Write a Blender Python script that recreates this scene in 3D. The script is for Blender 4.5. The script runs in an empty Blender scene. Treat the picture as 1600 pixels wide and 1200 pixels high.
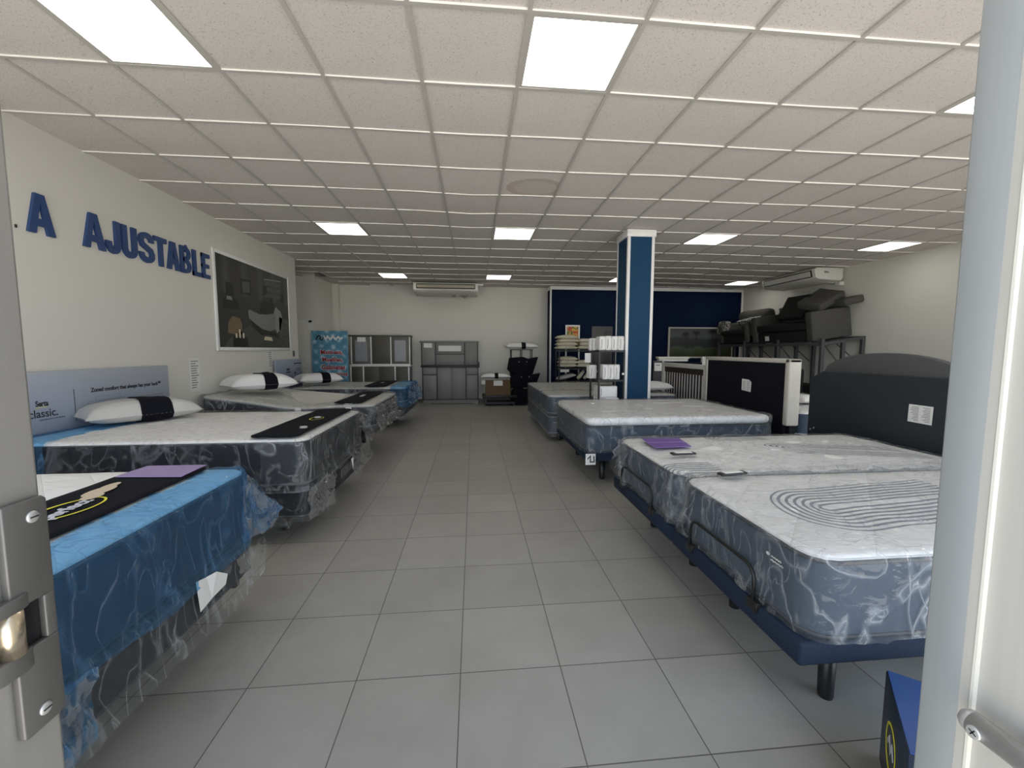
import bpy, math, random
from math import sin, cos, pi, sqrt, hypot, atan2
from mathutils import Vector, Matrix, noise
random.seed(7)
sc = bpy.context.scene
COL = sc.collection

# ------------------------------------------------------------------ camera
F, PITCH, YAW, ROLL = 636.47, -.08326, .09371, .00171
cp, sp, cy, sy = cos(PITCH), sin(PITCH), cos(YAW), sin(YAW)
fw = Vector((sy*cp, cy*cp, sp)); rt = Vector((cy, -sy, 0)); up = rt.cross(fw)
rt, up = rt*cos(ROLL)+up*sin(ROLL), up*cos(ROLL)-rt*sin(ROLL)
cd = bpy.data.cameras.new('camera'); cam = bpy.data.objects.new('camera', cd); COL.objects.link(cam)
cd.sensor_width = 36; cd.lens = F*36/1600; cd.clip_start = .02
m = Matrix((rt, up, -fw)).transposed().to_4x4(); m.translation = (0, 0, 1.434)
cam.matrix_world = m; sc.camera = cam

# ------------------------------------------------------------------ light
sc.view_settings.view_transform = 'Standard'; sc.view_settings.look = 'None'
sc.view_settings.gamma = 1; sc.view_settings.use_curve_mapping = False
sc.view_settings.exposure = 0.56
sc.cycles.use_denoising = True
sc.cycles.max_bounces = 8; sc.cycles.diffuse_bounces = 5; sc.cycles.transparent_max_bounces = 16
sc.cycles.sample_clamp_indirect = 6
SKY = 3.0
PANEL = 3.6
w = bpy.data.worlds.new('sky'); sc.world = w; w.use_nodes = True
nt = w.node_tree; bg = nt.nodes['Background']
tc = nt.nodes.new('ShaderNodeTexCoord'); sx_ = nt.nodes.new('ShaderNodeSeparateXYZ')
cr_ = nt.nodes.new('ShaderNodeValToRGB'); nt.links.new(tc.outputs['Generated'], sx_.inputs[0])
mr = nt.nodes.new('ShaderNodeMapRange'); mr.inputs[1].default_value = -1; nt.links.new(sx_.outputs[2], mr.inputs[0])
nt.links.new(mr.outputs[0], cr_.inputs[0]); nt.links.new(cr_.outputs[0], bg.inputs[0])
e = cr_.color_ramp.elements
e[0].position = .3; e[0].color = (.98, .94, .86, 1); e[1].position = .9; e[1].color = (.22, .30, .42, 1)
q = e.new(.49); q.color = (.98, .95, .88, 1); q = e.new(.53); q.color = (.75, .84, .95, 1)
bg.inputs[1].default_value = SKY
H = 3.137

# ------------------------------------------------------------------ materials
class NT:
    def __init__(s, name):
        s.m = bpy.data.materials.new(name); s.m.use_nodes = True
        s.t = s.m.node_tree; s.p = s.t.nodes['Principled BSDF']; s.out = s.t.nodes['Material Output']
        s._oc = None
    def new(s, k): return s.t.nodes.new('ShaderNode'+k)
    def link(s, a, b): s.t.links.new(a, b)
    def set(s, sock, v):
        if isinstance(v, bpy.types.NodeSocket): s.link(v, sock)
        elif v is not None: sock.default_value = v
    def oc(s):
        if not s._oc: s._oc = s.new('TexCoord').outputs['Object']
        return s._oc
    def xyz(s):
        n = s.new('SeparateXYZ'); s.link(s.oc(), n.inputs[0]); return n.outputs[0], n.outputs[1], n.outputs[2]
    def M(s, op, a, b=None, c=None, clamp=False):
        n = s.new('Math'); n.operation = op; n.use_clamp = clamp
        s.set(n.inputs[0], a); s.set(n.inputs[1], b)
        if c is not None: s.set(n.inputs[2], c)
        return n.outputs[0]
    def noise(s, scale, detail=3, rough=.5, stretch=None, rot=None, dist=0):
        v = s.oc()
        if stretch or rot:
            mp = s.new('Mapping'); s.link(v, mp.inputs[0]); v = mp.outputs[0]
            if stretch: mp.inputs['Scale'].default_value = stretch
            if rot: mp.inputs['Rotation'].default_value = rot
        n = s.new('TexNoise'); s.link(v, n.inputs['Vector']); n.inputs['Scale'].default_value = scale
        n.inputs['Detail'].default_value = detail; n.inputs['Roughness'].default_value = rough
        n.inputs['Distortion'].default_value = dist
        return n.outputs['Fac']
    def ramp(s, fac, stops):
        n = s.new('ValToRGB'); s.link(fac, n.inputs[0]); el = n.color_ramp.elements
        while len(el) > 2: el.remove(el[0])
        for i, (p, c) in enumerate(stops):
            k = el[i] if i < 2 else el.new(p)
            k.position = p; k.color = tuple(c)+(1,) if len(c) == 3 else c
        return n.outputs[0]
    def mix(s, f, a, b):
        n = s.new('Mix'); n.data_type = 'RGBA'
        s.set(n.inputs[0], f)
        for k, v in ((6, a), (7, b)):
            if isinstance(v, tuple): v = tuple(v)+((1,) if len(v) == 3 else ())
            s.set(n.inputs[k], v)
        return n.outputs[2]
    def bump(s, h, strength=.3, dist=.01):
        n = s.new('Bump'); s.link(h, n.inputs['Height']); n.inputs['Strength'].default_value = strength
        n.inputs['Distance'].default_value = dist; s.link(n.outputs[0], s.p.inputs['Normal']); return n.outputs[0]
    def base(s, c, rough=.6, metal=0, spec=.5):
        s.set(s.p.inputs['Base Color'], tuple(c)+(1,) if isinstance(c, tuple) else c)
        s.set(s.p.inputs['Roughness'], rough); s.p.inputs['Metallic'].default_value = metal
        s.p.inputs['Specular IOR Level'].default_value = spec
        return s

def simple(name, c, rough=.6, metal=0, var=.06, scale=8, bump=0, bscale=60, spec=.5):
    n = NT(name)
    f = n.noise(scale, 4)
    a = tuple(x*(1-var) for x in c); b = tuple(min(1, x*(1+var)) for x in c)
    n.base(n.mix(f, a, b), rough, metal, spec)
    if bump: n.bump(n.noise(bscale, 4), bump, .003)
    return n.m

def srgb(r, g, b):
    f = lambda v: ((v/255+.055)/1.055)**2.4 if v > 10 else v/255/12.92
    return (f(r), f(g), f(b))

MT = {}
MT['wall'] = simple('wall paint', (.67, .66, .61), .75, var=.03, scale=1.2, bump=.08, bscale=90)
MT['white'] = simple('white gloss paint', (.78, .78, .77), .4)
MT['navy'] = simple('navy wall paint', (.0015, .009, .034), .7, var=.1, scale=1.5, bump=.05, spec=.12)
MT['teal'] = simple('blue column paint', (.005, .045, .105), .6, var=.08, scale=1.5, bump=.05, spec=.2)
MT['letter'] = simple('blue letter foam', (.020, .055, .17), .5, var=.1, scale=20)
MT['black'] = simple('black metal', (.006, .006, .007), .45, var=.2)
MT['blackplastic'] = simple('black plastic', (.01, .01, .012), .35, var=.2)
MT['blackfabric'] = simple('black fabric', (.0045, .005, .009), .9, var=.25, scale=40, bump=.2, bscale=300, spec=.2)
MT['darkfabric'] = simple('dark charcoal fabric', (.012, .013, .015), .9, var=.25, scale=30, bump=.2, bscale=250, spec=.15)
MT['sofa'] = simple('grey sofa fabric', (.075, .074, .068), .95, var=.3, scale=90, bump=.4, bscale=350, spec=.15)
MT['sofadark'] = simple('dark grey sofa fabric', (.022, .022, .022), .95, var=.3, scale=90, bump=.4, bscale=350, spec=.15)
MT['whitecloth'] = simple('white pillow cloth', (.78, .77, .76), .55, var=.05, scale=6, bump=.35, bscale=9)
MT['greycloth'] = simple('silver pillow cloth', (.50, .49, .47), .35, var=.1, scale=6, bump=.4, bscale=9)
MT['cream'] = simple('cream pillow cloth', (.62, .58, .46), .7, var=.08, scale=6, bump=.4, bscale=14)
MT['paper'] = simple('paper', (.74, .74, .72), .6, var=.03)
MT['ink'] = simple('black ink', (.02, .02, .025), .6)
MT['inkgrey'] = simple('grey ink', (.22, .22, .22), .6)
MT['gold'] = simple('yellow print', (.75, .68, .04), .5)
MT['silverprint'] = simple('silver print', (.6, .6, .66), .5)
MT['tanprint'] = simple('tan print', (.62, .52, .38), .5)
MT['cardboard'] = simple('brown cardboard', (.13, .075, .035), .8, var=.12, scale=5)
MT['card'] = simple('purple card', (.32, .24, .46), .4, var=.05)
MT['cardR'] = simple('violet card', (.17, .09, .33), .4, var=.12)
MT['cab'] = simple('grey laminate', (.135, .13, .115), .5, var=.06, scale=5)
MT['cab2'] = simple('light grey laminate', (.19, .187, .18), .45, var=.06, scale=5)
MT['cabdark'] = simple('taupe laminate', (.085, .078, .062), .5, var=.06)
MT['frosted'] = simple('frosted glass panel', (.30, .31, .33), .25, var=.05)
MT['headboard'] = simple('slate headboard vinyl', (.014, .020, .026), .6, var=.12, scale=10, bump=.1, bscale=200)
MT['headarch'] = simple('grey headboard vinyl', (.075, .078, .078), .6, var=.12, scale=10, bump=.1, bscale=200)
MT['linen'] = simple('pale linen trim', (.50, .48, .43), .85, var=.1, scale=40, bump=.3, bscale=300)
MT['brown'] = simple('dark brown wood', (.020, .008, .006), .4, var=.3, scale=8)
MT['whitewood'] = simple('white painted wood', (.60, .59, .54), .45)
MT['acwhite'] = simple('air conditioner plastic', (.62, .62, .58), .4, var=.03)
MT['acgrille'] = simple('air conditioner louvre', (.42, .38, .28), .45, var=.05)
MT['steel'] = simple('grey rack steel', (.075, .08, .085), .45, metal=.3, var=.1)
MT['boxblue'] = simple('blue printed box', (.028, .075, .24), .4, var=.1)
MT['boxnavy'] = simple('navy printed box', (.010, .022, .05), .4, var=.1)
MT['basefab'] = simple('navy woven bed base', (.012, .022, .043), .8, var=.35, scale=160, bump=.4, bscale=400, spec=.25)
MT['mattside'] = simple('slate blue mattress side', (.040, .062, .095), .8, var=.2, scale=60, bump=.25, bscale=200)
MT['mattdark'] = simple('charcoal mattress side', (.010, .011, .016), .8, var=.2, scale=60, bump=.25, bscale=200)
MT['mattnavy'] = simple('navy mattress side', (.012, .020, .045), .75, var=.2, scale=60, bump=.25, bscale=200)
MT['pattern'] = None
def mk():
    # floor tiles
    n = NT('grey floor tile'); x, y, z = n.xyz(); T = .45
    u = n.M('DIVIDE', n.M('ADD', x, .0667), T); v = n.M('DIVIDE', n.M('SUBTRACT', y, 1.7137), T)
    def edge(a):
        fr = n.M('FRACT', a); d = n.M('MINIMUM', fr, n.M('SUBTRACT', 1.0, fr))
        return d
    d = n.M('MINIMUM', edge(u), edge(v))
    g = n.M('LESS_THAN', d, .0052)
    cb = n.new('CombineXYZ'); n.link(n.M('FLOOR', u), cb.inputs[0]); n.link(n.M('FLOOR', v), cb.inputs[1])
    wn = n.new('TexWhiteNoise'); wn.noise_dimensions = '2D'; n.link(cb.outputs[0], wn.inputs['Vector'])
    cloud = n.noise(3.2, 6, .62, dist=.4); fine = n.noise(22, 4, .6)
    c = n.mix(cloud, (.255, .247, .222), (.40, .388, .36))
    c = n.mix(n.M('MULTIPLY', fine, .35), c, (.35, .335, .30))
    hs = n.new('HueSaturation'); n.link(c, hs.inputs['Color'])
    n.link(n.M('ADD', .94, n.M('MULTIPLY', wn.outputs[0], .12)), hs.inputs['Value'])
    c = n.mix(g, hs.outputs[0], (.10, .094, .085))
    n.base(c, n.M('ADD', .36, n.M('MULTIPLY', cloud, .16)))
    n.bump(n.M('SUBTRACT', n.M('MULTIPLY', cloud, .1), n.M('MULTIPLY', g, 1.0)), .25, .003)
    MT['floor'] = n.m
    # ceiling tile: fissured mineral board
    n = NT('speckled ceiling board')
    vor = n.noise(120, 3, .75, dist=.7); sp = n.M('LESS_THAN', vor, .39)
    big = n.noise(1.1, 4)
    c = n.mix(big, (.60, .558, .525), (.655, .615, .59))
    x, y, z = n.xyz()
    # round water stain on one board
    dd = n.M('SQRT', n.M('ADD', n.M('POWER', n.M('SUBTRACT', x, .66), 2.0), n.M('POWER', n.M('MULTIPLY', n.M('SUBTRACT', y, 4.42), 1.35), 2.0)))
    rn = n.M('MULTIPLY', n.noise(30, 4, .7), .05); dd = n.M('ADD', dd, rn)
    ring = n.M('MULTIPLY', n.M('GREATER_THAN', dd, .25), n.M('LESS_THAN', dd, .335))
    ins = n.M('MULTIPLY', n.M('LESS_THAN', dd, .26), .5)
    cellm = n.M('MULTIPLY', n.M('MULTIPLY', n.M('GREATER_THAN', y, 4.03), n.M('LESS_THAN', y, 4.62)), n.M('LESS_THAN', x, .90))
    c = n.mix(n.M('MULTIPLY', n.M('MULTIPLY', n.M('MAXIMUM', ring, ins), cellm), .55), c, (.40, .31, .24))
    c = n.mix(n.M('MULTIPLY', sp, .8), c, (.25, .23, .2))
    n.base(c, .9, spec=.2); n.bump(n.M('MULTIPLY', sp, -1.0), .25, .002)
    MT['ceil'] = n.m
    MT['tbar'] = simple('ceiling grid bar', (.46, .44, .41), .35, var=.03)
    MT['tbar_highlight'] = simple('ceiling grid bar painted highlight', (.86, .84, .80), .3, var=.02)  # paler bar colour that paints a highlight onto the cross bars
    # light panel
    n = NT('lit ceiling panel'); n.base((.9, .9, .88), .5)
    n.p.inputs['Emission Color'].default_value = (1, .975, .90, 1); n.p.inputs['Emission Strength'].default_value = PANEL
    MT['lamp'] = n.m
    # brushed aluminium door parts
    for key, c, r, mt in (('alu', (.40, .39, .37), .42, .35), ('alublue', (.33, .35, .36), .42, .35), ('alupanel', (.41, .40, .375), .6, .1), ('plate', (.17, .165, .16), .5, .6), ('brass', (.62, .52, .38), .25, .9), ('chrome', (.55, .55, .54), .42, .6)):
        n = NT('metal '+key); f = n.noise(60, 3, .6, stretch=(1, 1, .03)); g = n.noise(150, 3, .7)
        n.base(n.mix(f, tuple(v*.9 for v in c), tuple(v*1.08 for v in c)), r, mt); n.bump(g, .08, .001)
        MT[key] = n.m
    # mattress tops
    def top(name, col=(.86, .855, .84), arcs=(), puff=.5, freq=14):
        n = NT(name); x, y, z = n.xyz()
        a = n.M('ADD', x, y); b = n.M('SUBTRACT', x, y)
        q1 = n.M('ABSOLUTE', n.M('SINE', n.M('MULTIPLY', a, freq))); q2 = n.M('ABSOLUTE', n.M('SINE', n.M('MULTIPLY', b, freq)))
        h = n.M('POWER', n.M('MINIMUM', q1, q2), .35)
        wr = n.noise(5, 5, .6, stretch=(1, 1.8, 1), dist=.8)
        hh = n.M('ADD', n.M('MULTIPLY', h, .5), wr)
        c = n.mix(n.noise(24, 4), tuple(v*.9 for v in col), col)
        for (x0, y0, slope, r0, r1, ln) in arcs:
            px = n.M('MAXIMUM', n.M('SUBTRACT', x0, x), 0.0)
            yc = n.M('ADD', y0, n.M('MULTIPLY', n.M('SUBTRACT', x, x0), slope))
            d = n.M('SQRT', n.M('ADD', n.M('POWER', px, 2.0), n.M('POWER', n.M('SUBTRACT', y, yc), 2.0)))
            d = n.M('ADD', d, n.M('MULTIPLY', n.noise(3, 1), .03))
            band = n.M('GREATER_THAN', n.M('SINE', n.M('MULTIPLY', d, 2*pi/.034)), .2)
            msk = n.M('MULTIPLY', n.M('MULTIPLY', n.M('GREATER_THAN', d, r0), n.M('LESS_THAN', d, r1)), n.M('LESS_THAN', x, x0+ln))
            k = n.M('MULTIPLY', band, msk)
            c = n.mix(n.M('MULTIPLY', k, .85), c, (.16, .19, .24)); hh = n.M('SUBTRACT', hh, n.M('MULTIPLY', k, .4))
        n.base(c, .75, spec=.3); n.bump(hh, puff, .02)
        return n.m
    MT['top'] = top('white quilted top')
    MT['topR'] = top('white quilted top with grey arcs', arcs=((.42, -.06, .12, .03, .25, .85), (1.3, -.25, -.15, .04, .2, .6)), freq=9)
    MT['topR2'] = top('white quilted top with arc bundles', arcs=((.05, -.45, .0, .02, .20, .26), (.85, .42, .1, .02, .16, .35), (1.15, .02, -.25, .03, .18, .75)), freq=9)
    MT['topgrey'] = top('cream quilted top', col=(.66, .65, .60), freq=11)
    # plastic films
    def film(name, tint, milk, mfac, base, gl=.10, s1=5, gfac=.4, glossbase=.01):
        n = NT(name); t = n.t
        a = n.noise(s1, 2, .45, stretch=(1, 1, .45), dist=.9); b = n.noise(s1*1.4, 2, .45, stretch=(.5, 1.5, .5), rot=(.4, .5, .9), dist=.7)
        def ridge(f, p):
            r = n.M('SUBTRACT', 1.0, n.M('MULTIPLY', n.M('ABSOLUTE', n.M('SUBTRACT', f, .5)), 20.0), clamp=True)
            return n.M('POWER', r, p)
        ra = ridge(a, 2.5); rb = ridge(b, 3.0)
        area = n.M('MULTIPLY', n.M('SUBTRACT', n.noise(2.6, 3, .6), .42), 3.2, clamp=True)
        fold = n.M('MULTIPLY', n.M('MAXIMUM', ra, rb), n.M('ADD', .3, n.M('MULTIPLY', area, .7)))
        hgt = n.M('ADD', n.M('ADD', n.M('MULTIPLY', ra, .45), n.M('MULTIPLY', rb, .35)), n.M('MULTIPLY', n.noise(9, 3, .5, dist=1.2), .5))
        bmp = n.new('Bump'); n.link(hgt, bmp.inputs['Height']); bmp.inputs['Strength'].default_value = .6; bmp.inputs['Distance'].default_value = .03
        tr = n.new('BsdfTransparent'); tr.inputs[0].default_value = tuple(tint)+(1,)
        gs = n.new('BsdfGlossy'); gs.inputs['Roughness'].default_value = gl; gs.inputs[0].default_value = (1, 1, 1, 1); n.link(bmp.outputs[0], gs.inputs['Normal'])
        df = n.new('BsdfDiffuse'); tl = n.new('BsdfTranslucent')
        for k in (df, tl): k.inputs[0].default_value = tuple(milk)+(1,)
        ms = n.new('MixShader'); ms.inputs[0].default_value = .3; n.link(df.outputs[0], ms.inputs[1]); n.link(tl.outputs[0], ms.inputs[2])
        m1 = n.new('MixShader'); n.link(n.M('ADD', base, n.M('MULTIPLY', fold, mfac), clamp=True), m1.inputs[0])
        n.link(tr.outputs[0], m1.inputs[1]); n.link(ms.outputs[0], m1.inputs[2])
        fr = n.new('Fresnel'); fr.inputs['IOR'].default_value = 1.4; n.link(bmp.outputs[0], fr.inputs['Normal'])
        m2 = n.new('MixShader'); n.link(n.M('ADD', glossbase, n.M('MULTIPLY', fr.outputs[0], gfac), clamp=True), m2.inputs[0])
        n.link(m1.outputs[0], m2.inputs[1]); n.link(gs.outputs[0], m2.inputs[2])
        n.link(m2.outputs[0], n.out.inputs[0]); return n.m
    MT['film'] = film('clear plastic film', (.97, .975, .98), (.80, .83, .86), .42, .05)
    MT['filmdark'] = film('clear plastic film over dark', (.985, .985, .985), (.75, .77, .80), .30, .008, gfac=.24)
    MT['filmtop'] = film('clear film lying flat', (.97, .97, .97), (.8, .8, .8), .25, .02, s1=4)
    MT['bluefilm'] = film('blue plastic film', (.50, .76, .97), (.22, .50, .85), .35, .13, gl=.14)
mk()

# ------------------------------------------------------------------ mesh builder
class MB:
    def __init__(s): s.v = []; s.f = []; s.mi = []; s.cur = 0; s.X = Matrix(); s.np = 0
    def pt(s, p): s.v.append(tuple(s.X @ Vector(p))); return len(s.v)-1
    def face(s, idx): s.f.append(tuple(idx)); s.mi.append(s.cur)
    def poly(s, pts): s.face([s.pt(p) for p in pts]); return s
    def box(s, x0, y0, z0, x1, y1, z1):
        if x0 > x1: x0, x1 = x1, x0
        if y0 > y1: y0, y1 = y1, y0
        if z0 > z1: z0, z1 = z1, z0
        i = [s.pt(p) for p in ((x0,y0,z0),(x1,y0,z0),(x1,y1,z0),(x0,y1,z0),(x0,y0,z1),(x1,y0,z1),(x1,y1,z1),(x0,y1,z1))]
        for q in ((0,3,2,1),(4,5,6,7),(0,1,5,4),(1,2,6,5),(2,3,7,6),(3,0,4,7)): s.face([i[k] for k in q])
        return s
    def tube(s, pts, r, n=8, closed=False, cap=True):
        pts = [Vector(p) for p in pts]; N = len(pts); rr = r if isinstance(r, (list, tuple)) else [r]*N
        rings = []; prev = None
        for i, p in enumerate(pts):
            a = pts[i-1] if (i > 0 or closed) else p; b = pts[(i+1) % N] if (i < N-1 or closed) else p
            t = (b-a).normalized()
            if prev is None:
                u = t.orthogonal().normalized()
            else:
                u = (prev - t*prev.dot(t)); u = u.normalized() if u.length > 1e-6 else t.orthogonal().normalized()
            prev = u; w_ = t.cross(u)
            rings.append([s.pt(p+(u*cos(2*pi*k/n)+w_*sin(2*pi*k/n))*rr[i]) for k in range(n)])
        for i in range(N if closed else N-1):
            A, B = rings[i], rings[(i+1) % N]
            for k in range(n): s.face((A[k], A[(k+1) % n], B[(k+1) % n], B[k]))
        if cap and not closed: s.face(rings[0][::-1]); s.face(rings[-1])
        return s
    def lathe(s, c, prof, n=24):
        rings = [[s.pt((c[0]+r*cos(2*pi*k/n), c[1]+r*sin(2*pi*k/n), c[2]+z)) for k in range(n)] for r, z in prof]
        for A, B in zip(rings, rings[1:]):
            for k in range(n): s.face((A[k], A[(k+1) % n], B[(k+1) % n], B[k]))
        s.face(rings[0][::-1]); s.face(rings[-1]); return s
    def prism(s, pts2, o, ux, uy, un, d):
        """extrude a 2D outline given in axes ux, uy from origin o by d along un"""
        o, ux, uy, un = map(Vector, (o, ux, uy, un)); s.np += 1; d += .00012*(s.np % 12)
        A = [s.pt(o+ux*a+uy*b) for a, b in pts2]; B = [s.pt(o+ux*a+uy*b+un*d) for a, b in pts2]
        n = len(pts2); s.face(A[::-1]); s.face(B)
        for k in range(n): s.face((A[k], A[(k+1) % n], B[(k+1) % n], B[k]))
        return s
    def ribbon(s, pts2, wd, o, ux, uy, un, d):
        """thick stroke along a 2D polyline, extruded"""
        P = [Vector(p) for p in pts2]; L = []; R = []
        for i, p in enumerate(P):
            a = (p-P[i-1]).normalized() if i else None; b = (P[i+1]-p).normalized() if i < len(P)-1 else None
            t = ((a or b)+(b or a)).normalized(); nn = Vector((-t.y, t.x))
            k = 1/max(.5, nn.dot(Vector((-(a or b).y, (a or b).x))))
            L.append(p+nn*wd/2*k); R.append(p-nn*wd/2*k)
        for i in range(len(P)-1):
            s.prism([tuple(R[i]), tuple(R[i+1]), tuple(L[i+1]), tuple(L[i])], o, ux, uy, un, d)
        return s
    def build(s, name, mats, parent=None, smooth=False, bevel=0, seg=2, sub=0):
        off = Vector(parent['_o']) if parent is not None and '_o' in parent else Vector((0, 0, 0))
        me = bpy.data.meshes.new(name); me.from_pydata([tuple(Vector(p)-off) for p in s.v], [], s.f)
        mats = mats if isinstance(mats, (list, tuple)) else [mats]
        for k in mats: me.materials.append(MT[k])
        for p, i in zip(me.polygons, s.mi): p.material_index = min(i, len(mats)-1); p.use_smooth = smooth
        me.update()
        o = bpy.data.objects.new(name, me); COL.objects.link(o)
        if parent is not None:
            o.parent = parent; o['_o'] = tuple(off)
        if bevel:
            b = o.modifiers.new('bevel', 'BEVEL'); b.width = bevel; b.segments = seg; b.limit_method = 'ANGLE'; b.angle_limit = .7
            for p in me.polygons: p.use_smooth = True
            if hasattr(me, 'set_sharp_from_angle'): pass
        if sub:
            b = o.modifiers.new('sub', 'SUBSURF'); b.levels = sub; b.render_levels = sub
        return o
def B(*a): return MB().box(*a)
def thing(name, loc, label, cat, group=None):
    o = bpy.data.objects.new(name, None); COL.objects.link(o); o.location = loc; o['_o'] = tuple(loc)
    o.empty_display_size = .1
    return tag(o, label, cat, group)
def tag(o, label, cat, group=None, kind=None):
    o['label'] = label; o['category'] = cat
    if group: o['group'] = group
    if kind: o['kind'] = kind
    return o
def struct(o, label=None):
    o['kind'] = 'structure'
    if label: o['label'] = label
    return o
def dup(root, dloc, rotz=None, label=None):
    r = root.copy(); COL.objects.link(r); r.location = Vector(root.location)+Vector(dloc)
    if rotz is not None: r.rotation_euler.z = rotz
    if label: r['label'] = label
    for ch in list(root.children):
        c = ch.copy(); COL.objects.link(c); c.parent = r
        for g in ch.children:
            d = g.copy(); COL.objects.link(d); d.parent = c
    return r
def text(s, name, parent, o, ux, uy, width, height, mat, ext=.0015, bold=0):
    """lettering fitted in a width x height box whose lower left corner is o"""
    cu = bpy.data.curves.new('t', 'FONT'); cu.body = s; cu.extrude = .02; cu.offset = bold; cu.resolution_u = 4
    to = bpy.data.objects.new('t', cu); COL.objects.link(to)
    bpy.context.view_layer.update()
    me = bpy.data.meshes.new_from_object(to.evaluated_get(bpy.context.evaluated_depsgraph_get()))
    bpy.data.objects.remove(to)
    xs = [v.co.x for v in me.vertices]; ys = [v.co.y for v in me.vertices]
    x0, x1, y0, y1 = min(xs), max(xs), min(ys), max(ys)
    o, ux, uy = Vector(o), Vector(ux), Vector(uy); un = ux.cross(uy).normalized()
    off = Vector(parent['_o']) if parent is not None else Vector()
    for v in me.vertices:
        c = v.co
        v.co = o+ux*((c.x-x0)/(x1-x0)*width)+uy*((c.y-y0)/(y1-y0)*height)+un*((c.z+.02)/.04*ext)-off
    me.name = name; me.materials.clear(); me.materials.append(MT[mat])
    ob = bpy.data.objects.new(name, me); COL.objects.link(ob)
    if parent is not None: ob.parent = parent; ob['_o'] = tuple(off)
    return ob
def arc(cx, cy_, r, a0, a1, n=10, ry=None):
    ry = ry or r
    return [(cx+r*cos(a0+(a1-a0)*k/n), cy_+ry*sin(a0+(a1-a0)*k/n)) for k in range(n+1)]

def rbox(mb, x0, x1, y0, y1, z0, z1, rc, re, step=.06, disp=None, top=True, bottom=True, nz=None, keep=None, hem=0):
    """rounded slab with a dense skin that a displacement function can crumple"""
    rc = min(rc, (x1-x0)/2-.001, (y1-y0)/2-.001)
    per = []
    def seg(ax, ay, bx, by, nx, ny):
        n = max(1, int(hypot(bx-ax, by-ay)/step))
        for k in range(n): per.append((ax+(bx-ax)*k/n, ay+(by-ay)*k/n, nx, ny))
    def corner(cx, cy_, a):
        n = max(3, int(rc*pi/2/step))
        for k in range(n):
            t = a+pi/2*k/n; per.append((cx+rc*cos(t), cy_+rc*sin(t), cos(t), sin(t)))
    seg(x0+rc, y0, x1-rc, y0, 0, -1); corner(x1-rc, y0+rc, -pi/2)
    seg(x1, y0+rc, x1, y1-rc, 1, 0); corner(x1-rc, y1-rc, 0)
    seg(x1-rc, y1, x0+rc, y1, 0, 1); corner(x0+rc, y1-rc, pi/2)
    seg(x0, y1-rc, x0, y0+rc, -1, 0); corner(x0+rc, y0+rc, pi)
    lev = []; nz = nz or max(2, int((z1-z0)/step))
    if bottom: lev += [(z0+re-re*sin(a), re-re*cos(a), -sin(a)) for a in (pi/2, pi/4)]
    za = z0+(re if bottom else 0)
    lev += [(za+(z1-re-za)*k/nz, 0, 0) for k in range(nz+1)]
    lev += [(z1-re+re*sin(a), re-re*cos(a), sin(a)) for a in (pi/6, pi/3, pi/2)]
    rings = []
    cx, cy_ = (x0+x1)/2, (y0+y1)/2
    def put(x, y, z, nx, ny, nz_):
        if disp:
            d = disp(x, y, z, nx, ny, nz_); x += d[0]; y += d[1]; z += d[2]
        return mb.pt((x, y, z))
    for z, ins, s_ in lev:
        c_ = sqrt(max(0, 1-s_*s_)); fl = hem*(1-min(1, (z-z0)/max(.001, (z1-z0)*.5))) if hem else 0
        rings.append([put(x-nx*ins+nx*fl, y-ny*ins+ny*fl, z, nx*c_, ny*c_, s_) for x, y, nx, ny in per])
    if top:
        last = [(x-nx*re, y-ny*re) for x, y, nx, ny in per]; w2 = min(x1-x0, y1-y0)/2
        nr = max(2, int(w2/step))
        lx = (x1-x0)/2-w2; ly = (y1-y0)/2-w2
        for k in range(1, nr+1):
            t = 1-k/nr
            ring = []
            for x, y in last:
                qx = max(cx-lx, min(cx+lx, x)); qy = max(cy_-ly, min(cy_+ly, y))
                ring.append(put(qx+(x-qx)*t, qy+(y-qy)*t, z1, 0, 0, 1))
            rings.append(ring)
    n = len(per)
    for A, Bb in zip(rings, rings[1:]):
        for k in range(n):
            q = (A[k], A[(k+1) % n], Bb[(k+1) % n], Bb[k])
            if keep:
                c = sum((Vector(mb.v[i]) for i in q), Vector())/4
                if not keep(c): continue
            mb.face(q)
    if bottom: mb.face(rings[0][::-1])
    return mb
def crumple(seed, amp=.012, big=.02, sag=None, sc_=5.0, drop=0, zref=0):
    o = Vector((seed*3.7, seed*1.9, seed*.7))
    def f(x, y, z, nx, ny, nz):
        if abs(nz) > .9: p = Vector((x*.6, y*1.1, z))*sc_+o
        else: p = Vector((x+z*.55, y+z*.55, z*.35))*sc_+o
        n1 = noise.noise(p); r = (1-min(1, abs(noise.noise(p*1.25+Vector((9, 2, 4))))*3.6))**2
        d = amp*(n1*.6+r*1.1)+.004
        side = 1-abs(nz)
        d += side*big*max(0, noise.noise(Vector((x*2.1, y*2.1, z*1.2))+o*2))
        k = .35 if nz > .95 else 1
        dz = sag(x, y) if sag else 0
        if drop and side > .5 and z < zref+.03: dz += drop*noise.noise(Vector((x*3, y*3, 7))+o)
        return (nx*d*k, ny*d*k, nz*d*k+dz)
    return f

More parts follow.
